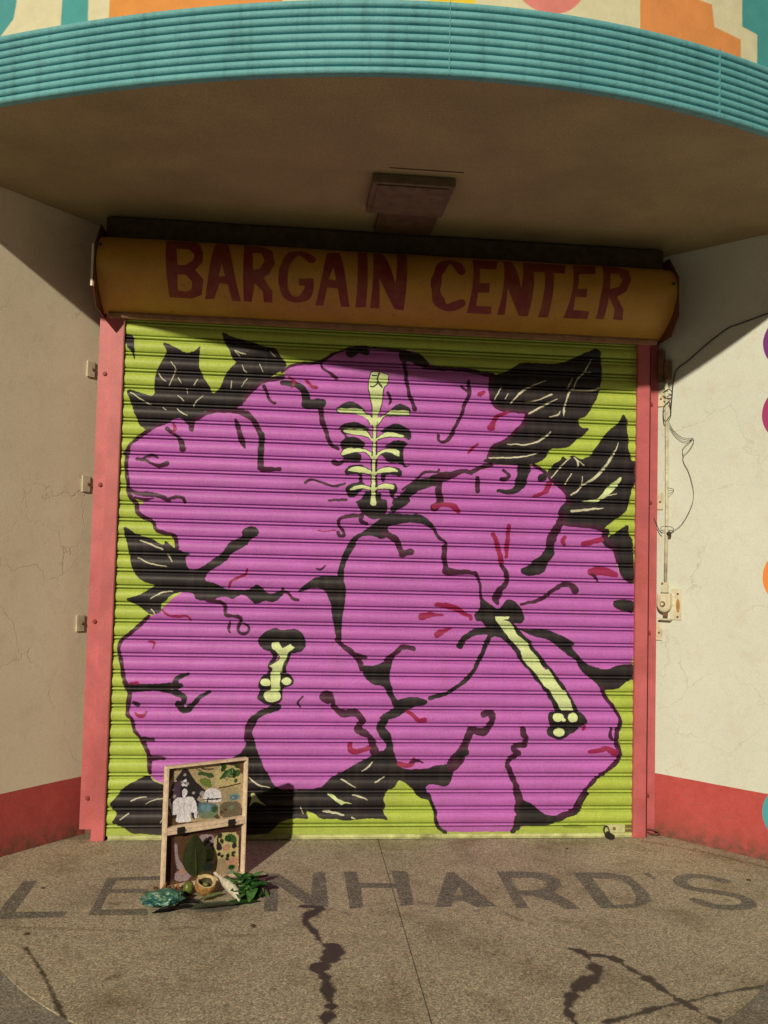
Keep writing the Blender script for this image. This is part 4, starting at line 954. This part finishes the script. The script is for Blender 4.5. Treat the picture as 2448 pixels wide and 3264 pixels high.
# latch plate, padlock
lt = thing('slide_latch', (1.21, -.02, .043), 'pale slide latch plate with bolt at right end of the shutter bottom rail', 'latch')
bm = boxm(1.158, 1.262, -.0225, -.0125, .024, .066, bev=.003); part('plate', bm, M['rail_cream'], lt)
bm = bmesh.new(); disc(bm, (1.205, -.0225, .046), (0, -1, 0), .0085, .006, 12, .7); part('rivet', bm, M['bolt'], lt)
bm = bmesh.new(); tube(bm, [(1.262, -.0185, .036), (1.30, -.0185, .036)], .006); tube(bm, [(1.262, -.0185, .053), (1.30, -.0185, .053)], .004); part('sliding_bar', bm, M['bolt'], lt)
pk = thing('padlock', (1.165, -.05, 0), 'small black padlock hanging from the latch at the shutter foot', 'padlock')
bm = boxm(1.150, 1.196, -.058, -.036, .002, .032, bev=.004); bmesh.ops.rotate(bm, verts=bm.verts, cent=(1.173, -.047, .017), matrix=Matrix.Rotation(.55, 3, 'Y')); part('lock_body', bm, M['black'], pk)
bm = bmesh.new(); tube(bm, catmull([(1.152, -.047, .024), (1.142, -.046, .045), (1.150, -.040, .062), (1.164, -.038, .060), (1.172, -.047, .036)], 5), .0035, 6); part('shackle', bm, M['black'], pk, smooth=True)

# embedded bracket plates beside the rails
for i, zb in enumerate((2.228, 1.66, .980)):
    lp_ = lambda a, z_, o: LW0-LWD*a+LWN*o+Vector((0, 0, z_))
    t_ = thing('wall_bracket', tuple(lp_(.03, zb, 0)), ('topmost', 'middle', 'lowest')[i]+' cream bracket plate on the shaded side left of the coral rail', 'bracket', 'bracket plates left of the shutter')
    bm = boxm(.002, .050, .0005, .007, zb+.004, zb+.084, bev=.002)
    for v in bm.verts: v.co = lp_(v.co.x, v.co.z, v.co.y)
    part('plate', bm, M['creampaint'], t_)
    bm = bmesh.new(); disc(bm, lp_(.034, zb+.045, .009), LWN, .008, .006, 10, .6); part('bolt', bm, M['bolt'], t_)
def rw(s, z, o=0.0): return RW0+RWD*s+RWN*o+Vector((0, 0, z))
def rwbox(bm, s0, s1, z0, z1, o0, o1, bev=0):
    vs = box(bm, s0, s1, o0, o1, z0, z1, bev=bev)
def rwfix(bm):
    for v in bm.verts: v.co = rw(v.co.x, v.co.z, v.co.y)
    return bm
for i, zb in enumerate((2.205, 1.665, .989)):
    t_ = thing('wall_bracket', tuple(rw(.01, zb)), ('topmost', 'middle', 'lowest')[i]+' cream bracket plate on the bright wall right of the coral rail', 'bracket', 'bracket plates right of the shutter')
    bm = bmesh.new(); rwbox(bm, .003, .042, zb, zb+.088, .0005, .008, .002); part('plate', rwfix(bm), M['creampaint'], t_)
    bm = bmesh.new(); disc(bm, rw(.026, zb+.04, .008), RWN, .006, .005, 10, .6); part('bolt', bm, M['bolt'], t_)

# crank drive on the right wall
cr = thing('crank_drive', tuple(rw(.06, 1.1)), 'weathered cream crank shaft with rounded gearbox mounted on the right wall beside the shutter', 'crank')
bm = bmesh.new(); tube(bm, [rw(.064, 2.34, .024), rw(.069, 1.95, .024), rw(.072, 1.6, .024), rw(.068, 1.29, .024)], .0085, 10); part('shaft', bm, M['pole'], cr, smooth=True)
bm = bmesh.new(); rwbox(bm, .088, .146, 1.10, 1.258, .0005, .006, .001); pl = part('mounting_plate', rwfix(bm), M['creampaint'], cr, label='cream mounting plate with a rust stain')
for z_ in (1.232, 1.115):
    bm = bmesh.new(); disc(bm, rw(.127, z_, .006), RWN, .006, .005, 8, .7); part('bolt', bm, M['bolt'], pl)
bm = bmesh.new(); disc(bm, rw(.128, 1.172, .006), RWN, .011, .0006, 16, .9); 
for v in bm.verts: v.co.z = 1.172+(v.co.z-1.172)*3.2
part('rust_stain', bm, vary('rust_streak', (.42, .24, .08), .8, 120, .3), pl)
bm = bmesh.new(); out_ = []
N_ = 20
sh_ = [(-.034, .046), (.034, .046)]+[(.037*math.cos(a), .042*math.sin(a)-.008) for a in np.linspace(.15, -math.pi-.15, 14)]
f0 = [bm.verts.new(rw(.062+a, 1.186+b, .006)) for a, b in sh_]; f1 = [bm.verts.new(rw(.062+a, 1.186+b, .034)) for a, b in sh_]; f2 = [bm.verts.new(rw(.062+a*.82, 1.186+b*.82, .041)) for a, b in sh_]
n_ = len(sh_); bm.faces.new(f0); bm.faces.new(f2)
for A2, B2 in ((f0, f1), (f1, f2)):
    for i in range(n_): bm.faces.new((A2[i], A2[(i+1) % n_], B2[(i+1) % n_], B2[i]))
gb = part('gearbox', bm, M['creampaint'], cr)
bm = bmesh.new(); disc(bm, rw(.062, 1.178, .041), RWN, .015, .006, 16, .85); part('hub_ring', bm, M['bolt'], gb, smooth=False)
bm = bmesh.new(); disc(bm, rw(.062, 1.178, .047), RWN, .008, .006, 12, .8); part('hub_cap', bm, M['creampaint'], gb)
bm = bmesh.new(); rwbox(bm, .055, .078, 1.112, 1.142, .012, .028, .003); part('crank_socket', rwfix(bm), M['bolt'], cr)
bm = bmesh.new(); rwbox(bm, .046, .080, 1.236, 1.292, .010, .032, .003); part('shaft_coupling', rwfix(bm), M['creampaint'], cr)
bm = bmesh.new(); disc(bm, rw(.055, 1.283, .032), RWN, .006, .006, 10, .7); part('set_screw', bm, M['bolt'], cr)
bm = bmesh.new(); rwbox(bm, .030, .098, 1.096, 1.104, .001, .030, .001); part('ledge', rwfix(bm), M['creampaint'], cr)
bm = bmesh.new(); rwbox(bm, .02, .05, 2.33, 2.50, .008, .045, .006); rwbox(bm, .052, .085, 2.34, 2.44, .004, .03, .004); part('upper_gear', rwfix(bm), M['rust'], cr)
# wires
def wire(label, P, r=.0013, o=.012, n=6):
    bm = bmesh.new(); tube(bm, catmull([rw(s, z_, (q[0] if q else o)) for s, z_, *q in P], n), r, 6)
    x = obj('wire', bm, M['wire'], smooth=True); return tag(x, label, 'wire')
wire('thick black cable climbing across the shaded top of the right wall', [(.62, 2.612), (.577, 2.603), (.44, 2.575), (.378, 2.56), (.27, 2.495), (.18, 2.43), (.114, 2.387), (.095, 2.32), (.088, 2.24), (.082, 2.17)], .0035)
wire('longest thin wire looping from the crank shaft down the bright wall', [(.078, 2.115, .02), (.098, 2.075), (.135, 2.04), (.17, 2.026), (.203, 2.024), (.208, 2.005), (.185, 1.965), (.152, 1.935), (.158, 1.90), (.179, 1.862), (.197, 1.81), (.209, 1.756), (.206, 1.70), (.180, 1.637), (.145, 1.585), (.112, 1.560), (.085, 1.552, .035)])
wire('second thin wire beside the crank shaft, hanging in a slightly lower curve', [(.079, 2.10, .02), (.097, 2.06), (.125, 2.03), (.155, 2.012), (.185, 2.012), (.203, 2.024), (.185, 2.005), (.160, 1.985), (.148, 1.962), (.155, 1.93)])
wire('short dark wire running from the rail down to the ring around the shaft', [(-.03, 1.652, .03), (0, 1.625, .03), (.02, 1.585, .03), (.035, 1.555, .03), (.05, 1.54, .03)], .002)
P_ = [(.075+.036*math.cos(a), 1.562+.016*math.sin(a), .024+.014*math.sin(a)) for a in np.linspace(0, 2*math.pi, 12)]
wire('small wire ring wound around the weathered crank shaft', P_)
wire('tangle of thin wire wrapped around the top of the crank shaft', [(.05, 2.27, .036), (.085, 2.285, .036), (.095, 2.26, .02), (.055, 2.245, .036), (.09, 2.235, .03), (.06, 2.20, .036), (.05, 2.17, .03), (.062, 2.12, .034), (.088, 2.16, .02), (.085, 2.22, .03)], .0024)
wire('tiny bent wire end sticking out halfway up the crank shaft', [(.078, 1.775, .03), (.098, 1.77), (.10, 1.758), (.082, 1.742, .03)])
bm = bmesh.new(); bmesh.ops.create_icosphere(bm, subdivisions=2, radius=.012, matrix=Matrix.Translation(rw(.089, 1.538, .03)))
for v in bm.verts: v.co += Vector((noise.noise(v.co*90), noise.noise(v.co*90+Vector((5, 0, 0))), noise.noise(v.co*90+Vector((0, 9, 0)))))*.006; 
tag(obj('wire_knot', bm, M['wire']), 'dark clump of knotted wire at the ring on the crank shaft', 'wire knot')
bm = bmesh.new(); tube(bm, catmull([rw(-.03, .02, .05), rw(0, .032, .05), rw(.04, .030, .035), (rw(.045, .016, .03)), rw(.01, .012, .045), rw(-.03, .02, .05)], 5), .005, 7)
tag(obj('floor_staple', bm, M['coral_dk'], smooth=True), 'bent steel hasp ring at the foot of the right coral rail', 'hasp')
# ------------------------------------------------------------------ the collage box standing on the floor
BL = Vector((-.9357, -.7058, 0)); BR = Vector((-.6130, -.5255, 0)); BD = (BR-BL).normalized(); BN = Vector((BD.y, -BD.x, 0))
BW = .368; BH = .498
def bp(u, v, o=0.0): return BL+BD*u+BN*o+Vector((0, 0, v))
def bbox(bm, u0, u1, v0, v1, o0, o1, bev=.0012):
    b2 = bmesh.new(); box(b2, u0, u1, o0, o1, v0, v1, bev=bev)
    for v in b2.verts: v.co = bp(v.co.x, v.co.z, v.co.y)
    me_ = bpy.data.meshes.new('t'); b2.to_mesh(me_); b2.free(); bm.from_mesh(me_); bpy.data.meshes.remove(me_)
bd = thing('collage_display', tuple(bp(.18, 0)), 'wooden two-tier box frame holding a plant and photo collage, standing before the shutter', 'display')
for nm, a in (('frame_side', (-.003, .0085, .0, BH, -.030, .0)), ('frame_side', (BW-.0085, BW, .0, BH, -.030, .0)), ('frame_rail', (.009, BW-.009, BH-.0095, BH-.0005, -.030, -.0005)),
              ('frame_rail', (.009, BW-.009, .2345, .249, -.030, -.0005)), ('frame_rail', (.009, BW-.009, .219, .2335, -.030, -.0012)), ('frame_rail', (.009, BW-.009, .0, .008, -.030, -.0005))):
    bm = bmesh.new(); bbox(bm, *a); part(nm, bm, M['wood'], bd)
bm = bmesh.new(); bbox(bm, -.002, BW-.001, .002, BH-.001, -.0345, -.0305); part('back_board', bm, M['woodin'], bd)
for v0, v1, lb in ((.25, BH-.010, 'upper collage sheet with a black and white portrait of a person in a white blouse'), (.0085, .2185, 'lower collage sheet with leaves and flowers')):
    bm = bmesh.new(); uvl = bm.loops.layers.uv.new('UVMap'); q4 = [(.009, v0), (BW-.009, v0), (BW-.009, v1), (.009, v1)]
    f = bm.faces.new([bm.verts.new(bp(u, v, -.027)) for u, v in q4])
    for l, uv in zip(f.loops, q4): l[uvl].uv = uv
    r = bmesh.ops.extrude_face_region(bm, geom=[f]); bmesh.ops.translate(bm, verts=[x for x in r['geom'] if isinstance(x, bmesh.types.BMVert)], vec=-BN*.002)
    part('collage_sheet', bm, M['coll'], bd, label=lb)
for u in (.067, .296):
    bm = bmesh.new(); bbox(bm, u-.016, u+.016, .218, .247, .0005, .004); tube(bm, [bp(u-.017, .2325, .004), bp(u+.017, .2325, .004)], .0035, 8); part('hinge', bm, M['black'], bd)
bm = bmesh.new(); bbox(bm, .12, .16, .0, .40, -.10, -.09); bbox(bm, .12, .16, .385, .40, -.09, -.035); part('rear_prop', bm, M['woodin'], bd)
# cut-out leaves and palm sprig pasted in relief on the collage
def leaf_mesh(bm, base, direc, normal, L_, W_, curl=.0, n=8, fold=.15, wav=0.0, seed=0):
    base = Vector(base); d = Vector(direc).normalized(); nn = Vector(normal); nn = (nn-d*nn.dot(d)).normalized(); s_ = d.cross(nn); rows = []
    for i in range(n+1):
        t_ = i/n; wd = W_*.5*(math.sin(math.pi*t_**.85)**.8 if 0 < t_ < 1 else .02)
        c = base+d*(L_*t_)+nn*(curl*L_*(t_*t_)); row = []
        for k in range(-2, 3):
            h = abs(k)/2*fold*wd+wav*noise.noise(Vector((t_*4+seed, k*.9, seed*.7)))
            row.append(bm.verts.new(c+s_*(wd*k/2)+nn*h))
        rows.append(row)
    for i in range(n):
        for k in range(4): bm.faces.new((rows[i][k], rows[i][k+1], rows[i+1][k+1], rows[i+1][k]))
def solid(bm, t_=.0006):
    g = bmesh.ops.solidify(bm, geom=bm.faces[:], thickness=t_); return bm
random.seed(11)
for (u, v, a, L_, W_) in ((.25, .478, -.6, .028, .016), (.27, .47, -2.4, .03, .018), (.30, .455, -1.1, .03, .02), (.315, .46, .4, .018, .016), (.312, .432, -1.6, .018, .014),
                          (.285, .175, -1.2, .03, .024), (.26, .19, -1.9, .024, .016), (.262, .165, -1.4, .022, .015), (.262, .085, .8, .016, .012), (.29, .083, -1.3, .016, .012), (.312, .09, -.5, .018, .011), (.30, .035, .2, .028, .022)):
    bm = bmesh.new(); leaf_mesh(bm, bp(u, v-.0, -.0245), BD*math.cos(a)+Vector((0, 0, math.sin(a))), BN, L_, W_, curl=.15, n=5); part('pasted_leaf', solid(bm), M['leafdeep' if v > .3 or L_ > .026 else 'leafdark'], bd)
bm = bmesh.new()
for k in range(9):
    a = -2.9+k*.17; tube(bm, [bp(.305, .458, -.024), bp(.305+.02*math.cos(a), .458+.02*math.sin(a), -.018), bp(.305+.042*math.cos(a), .458+.042*math.sin(a), -.023)], .0011, 4)
part('palm_sprig', bm, M['leafdeep'], bd)

# big dark leaf leaning against the lower tier
bl_ = thing('large_leaf', tuple(bp(.117, 0, .06)), 'large upright dark green leaf on a red stem in front of the lower collage tier', 'leaf')
bm = bmesh.new(); leaf_mesh(bm, bp(.117, .048, .052), BD*-.02+Vector((0, 0, 1))-BN*.10, BN*-1, .176, .106, curl=-.03, n=14, fold=.12); part('leaf_blade', solid(bm), M['leafdark'], bl_, smooth=True)
bm = bmesh.new(); tube(bm, [bp(.117, .048, .056), bp(.116, .12, .052), bp(.114, .205, .034)], .0012, 5, .0006); part('midrib', bm, M['vein'], bl_)
bm = bmesh.new(); tube(bm, catmull([bp(.119, .0, .085), bp(.116, .02, .07), bp(.117, .05, .053)], 4), .0022, 6); part('stem', bm, M['stem'], bl_, smooth=True)

def blob(bm, c, rx, ry, rz, rough=0.0, fr=30, sub=3, rot=0.0):
    r = bmesh.ops.create_icosphere(bm, subdivisions=sub, radius=1)
    for v in r['verts']:
        p = Vector((v.co.x*rx, v.co.y*ry, v.co.z*rz)); n = noise.noise(v.co*fr*.1+Vector(c)*9); p *= 1+rough*n
        p.rotate(Matrix.Rotation(rot, 3, 'Z')); v.co = p+Vector(c)
    return r['verts']
# coconut bowl, cut by a tilted plane
cc = Vector((-.762, -.765, .043))
cb = thing('coconut_bowl', (cc.x, cc.y, 0), 'round brown coconut shell bowl with a pale cut rim at the foot of the display', 'bowl')
pn = Vector((.16, -.40, .90)).normalized()
bm = bmesh.new(); bmesh.ops.create_icosphere(bm, subdivisions=4, radius=.043)
for v in bm.verts: v.co = v.co*(1+.03*noise.noise(v.co*60))+cc
bmesh.ops.bisect_plane(bm, geom=bm.verts[:]+bm.edges[:]+bm.faces[:], plane_co=cc+pn*.019, plane_no=pn, clear_outer=True)
part('husk', bm, M['coco'], cb, smooth=True)
rr = math.sqrt(.043**2-.019**2); e1 = pn.orthogonal().normalized(); e2 = pn.cross(e1)
bm = bmesh.new(); N_ = 28; R0_ = []; R1_ = []; R2_ = []
for i in range(N_):
    a = 2*math.pi*i/N_; d = e1*math.cos(a)+e2*math.sin(a); jj = 1+.05*math.sin(a*3+1)+.04*math.sin(a*7)
    R0_.append(bm.verts.new(cc+pn*.0195+d*rr)); R1_.append(bm.verts.new(cc+pn*.021+d*(rr-.006)*jj)); R2_.append(bm.verts.new(cc+pn*.012+d*(rr-.011)*jj))
for i in range(N_):
    j = (i+1) % N_; bm.faces.new((R0_[i], R0_[j], R1_[j], R1_[i])); bm.faces.new((R1_[i], R1_[j], R2_[j], R2_[i]))
part('rim', bm, M['cocorim'], cb, smooth=True)
bm = bmesh.new(); c0 = bm.verts.new(cc-pn*.02); ring = [bm.verts.new(cc+pn*.012+(e1*math.cos(2*math.pi*i/N_)+e2*math.sin(2*math.pi*i/N_))*(rr-.011)) for i in range(N_)]; ring2 = [bm.verts.new(cc-pn*.012+(e1*math.cos(2*math.pi*i/N_)+e2*math.sin(2*math.pi*i/N_))*(rr-.018)) for i in range(N_)]
for i in range(N_): bm.faces.new((ring[i], ring[(i+1) % N_], ring2[(i+1) % N_], ring2[i])); bm.faces.new((ring2[i], ring2[(i+1) % N_], c0))
part('inner_bowl', bm, M['cocoin'], cb, smooth=True)
bm = bmesh.new(); blob(bm, cc+pn*.0, .014, .012, .010, .3, 20, 2); tag(obj('green_nut', bm, M['bud'], smooth=True), 'small green nut lying inside the coconut bowl', 'nut')
# green fruit
gf = thing('green_fruit', (-.832, -.752, 0), 'small round olive green fruit left of the coconut bowl', 'fruit')
bm = bmesh.new(); blob(bm, (-.832, -.752, .027), .021, .021, .027, .15, 14, 3); part('fruit_body', bm, M['bud'], gf, smooth=True)
bm = bmesh.new(); tube(bm, [(-.832, -.752, .051), (-.829, -.75, .060)], .0025, 6); part('stalk', bm, M['twig'], gf)
# iridescent shell
ab = thing('abalone_shell', (-.92, -.88, 0), 'crumpled blue-green iridescent shell at the far left of the offerings', 'shell')
bm = bmesh.new(); vs = blob(bm, (0, 0, 0), .080, .046, .030, .25, 40, 4, .18)
for v in bm.verts:
    v.co += Vector((-.918, -.885, .036)); n = noise.noise(v.co*45); v.co += Vector((noise.noise(v.co*60), noise.noise(v.co*60+Vector((3, 0, 0))), n))*.005
    v.co.z = max(.001, v.co.z)
part('shell_body', bm, M['abalone'], ab, smooth=False)
bm = bmesh.new(); 
for k in range(5):
    a = 2.2+k*.5; leaf_mesh(bm, (-.90, -.90, .01), (math.cos(a*1.2), -.7+.1*k, .10), (0, 0, 1), .055, .035, .1, 6, .3, .006, k)
part('crinkled_edge', solid(bm), M['abalone'], ab)
# dried orange flower head
df = thing('dried_flower', (-.935, -.70, 0), 'dried orange-brown flower head between the shell and the display frame', 'flower')
rr_ = random.Random(5)
for k in range(26):
    bm = bmesh.new(); a = rr_.uniform(0, 6.28); e = rr_.uniform(.2, 1.3); d = Vector((math.cos(a)*math.cos(e), math.sin(a)*math.cos(e), math.sin(e)))
    leaf_mesh(bm, Vector((-.925, -.735, .008))+Vector((rr_.uniform(-.04, .05), rr_.uniform(-.02, .02), 0)), d, (d.x, d.y, -.4), rr_.uniform(.022, .04), .015, .25, 4, .3); part('petal', solid(bm), M['dried'], df)
# white shell
ws = thing('white_conch', (-.65, -.78, 0), 'long white pointed shell lying between the coconut bowl and green leaves', 'shell')
bm = bmesh.new(); path = catmull([(-.735, -.655, .055), (-.705, -.70, .045), (-.672, -.755, .038), (-.645, -.80, .030), (-.628, -.838, .018), (-.625, -.856, .006)], 5)
rad = [.005+.020*math.sin(math.pi*min(1, (i/(len(path)-1))*.95+.03))**1.6*(1 if i/(len(path)-1) > .3 else .7)*.8 for i in range(len(path))]
tube(bm, path, rad, 10)
for v in bm.verts: v.co += Vector((noise.noise(v.co*70), noise.noise(v.co*70+Vector((4, 0, 0))), 0))*.004
part('shell_whorl', bm, M['shell'], ws, smooth=True)
bm = bmesh.new(); leaf_mesh(bm, (-.665, -.765, .045), (.85, -.35, -.12), (0, -.3, 1), .065, .045, -.1, 6, .35, .004, 2); part('flared_lip', solid(bm, .002), M['shell'], ws)
bm = bmesh.new(); blob(bm, (-.542, -.755, .014), .012, .022, .013, .5, 20, 3, .4); tag(obj('small_white_shell', bm, M['shell'], smooth=True), 'small white shell at the right end of the offerings', 'shell')
# bundle of green leaves
gl = thing('green_leaf_bundle', (-.60, -.75, 0), 'crumpled bundle of bright green leaves at the right foot of the display', 'leaves')
rr_ = random.Random(9)
for k in range(52):
    bm = bmesh.new(); a = rr_.uniform(-2.6, .6) if k % 3 else rr_.uniform(0, 6.28); e = rr_.uniform(.05, 1.1); d = Vector((math.cos(a)*math.cos(e), math.sin(a)*math.cos(e), math.sin(e)))
    b0 = Vector((-.60+rr_.uniform(-.035, .035), -.755+rr_.uniform(-.05, .06), .006+rr_.uniform(0, .034)))
    leaf_mesh(bm, b0, d, (-d.x*.4, -d.y*.4, 1), rr_.uniform(.045, .085), rr_.uniform(.03, .055), rr_.uniform(-.5, -.1), 6, .35, .010, k)
    part('leaf', solid(bm), M['leafgreen' if rr_.random() < .62 else 'leafdeep'], gl)
# long leaves lying on the floor
for nm, lb, b0, d, L_, W_, mt in (('fallen_leaf', 'long wilted purple-black leaf lying in front of the green fruit', (-.945, -.955, .004), (.93, .36, .08), .17, .045, 'leafblack'),
                            ('fallen_leaf', 'long grey-green leaf lying in front of the coconut bowl', (-.81, -.915, .004), (.97, .14, .07), .20, .055, 'leafgrey'),
                            ('fallen_leaf', 'pale yellow-green leaf lying beside the coconut bowl', (-.775, -.85, .012), (.8, .6, .12), .10, .03, 'leafpale'),
                            ('fallen_leaf', 'dark green leaf lying under the green bundle at its front', (-.69, -.885, .003), (.97, .2, .08), .15, .05, 'leafdeep'),
                            ('fallen_leaf', 'wilted brown-black leaf under the coconut bowl', (-.87, -.83, .003), (.9, -.3, .05), .12, .05, 'leafblack')):
    bm = bmesh.new(); leaf_mesh(bm, b0, d, (0, 0, 1), L_, W_, -.04, 10, .25, .006, L_*50); tag(obj(nm, solid(bm), M[mt], smooth=True), lb, 'leaf')
bm = bmesh.new(); tube(bm, catmull([(-.60, -.66, .05), (-.56, -.635, .030), (-.515, -.60, .022)], 4), .008, 7, .004); tag(obj('twig', bm, M['twig'], smooth=True), 'stubby brown twig sticking out right of the green bundle', 'twig')
# crumbs of litter on the floor
for i, (x, y, r, lb) in enumerate(((1.585, -.66, .011, 'dark bit of grit on the floor beyond the last letter'), (.905, -.20, .009, 'brown bit of litter on the floor in front of the right half of the shutter'), (-.56, -1.09, .012, 'dark crumb on the floor in front of the offerings'), (-1.42, -.66, .008, 'small dark pebble near the left edge of the floor'), (-1.36, -1.13, .010, 'small dark pebble in front of the first letter'))):
    bm = bmesh.new(); blob(bm, (x, y, r*.25), r, r*.7, r*.4, .6, 20, 2, i); tag(obj('pebble', bm, M['twig']), lb, 'pebble')
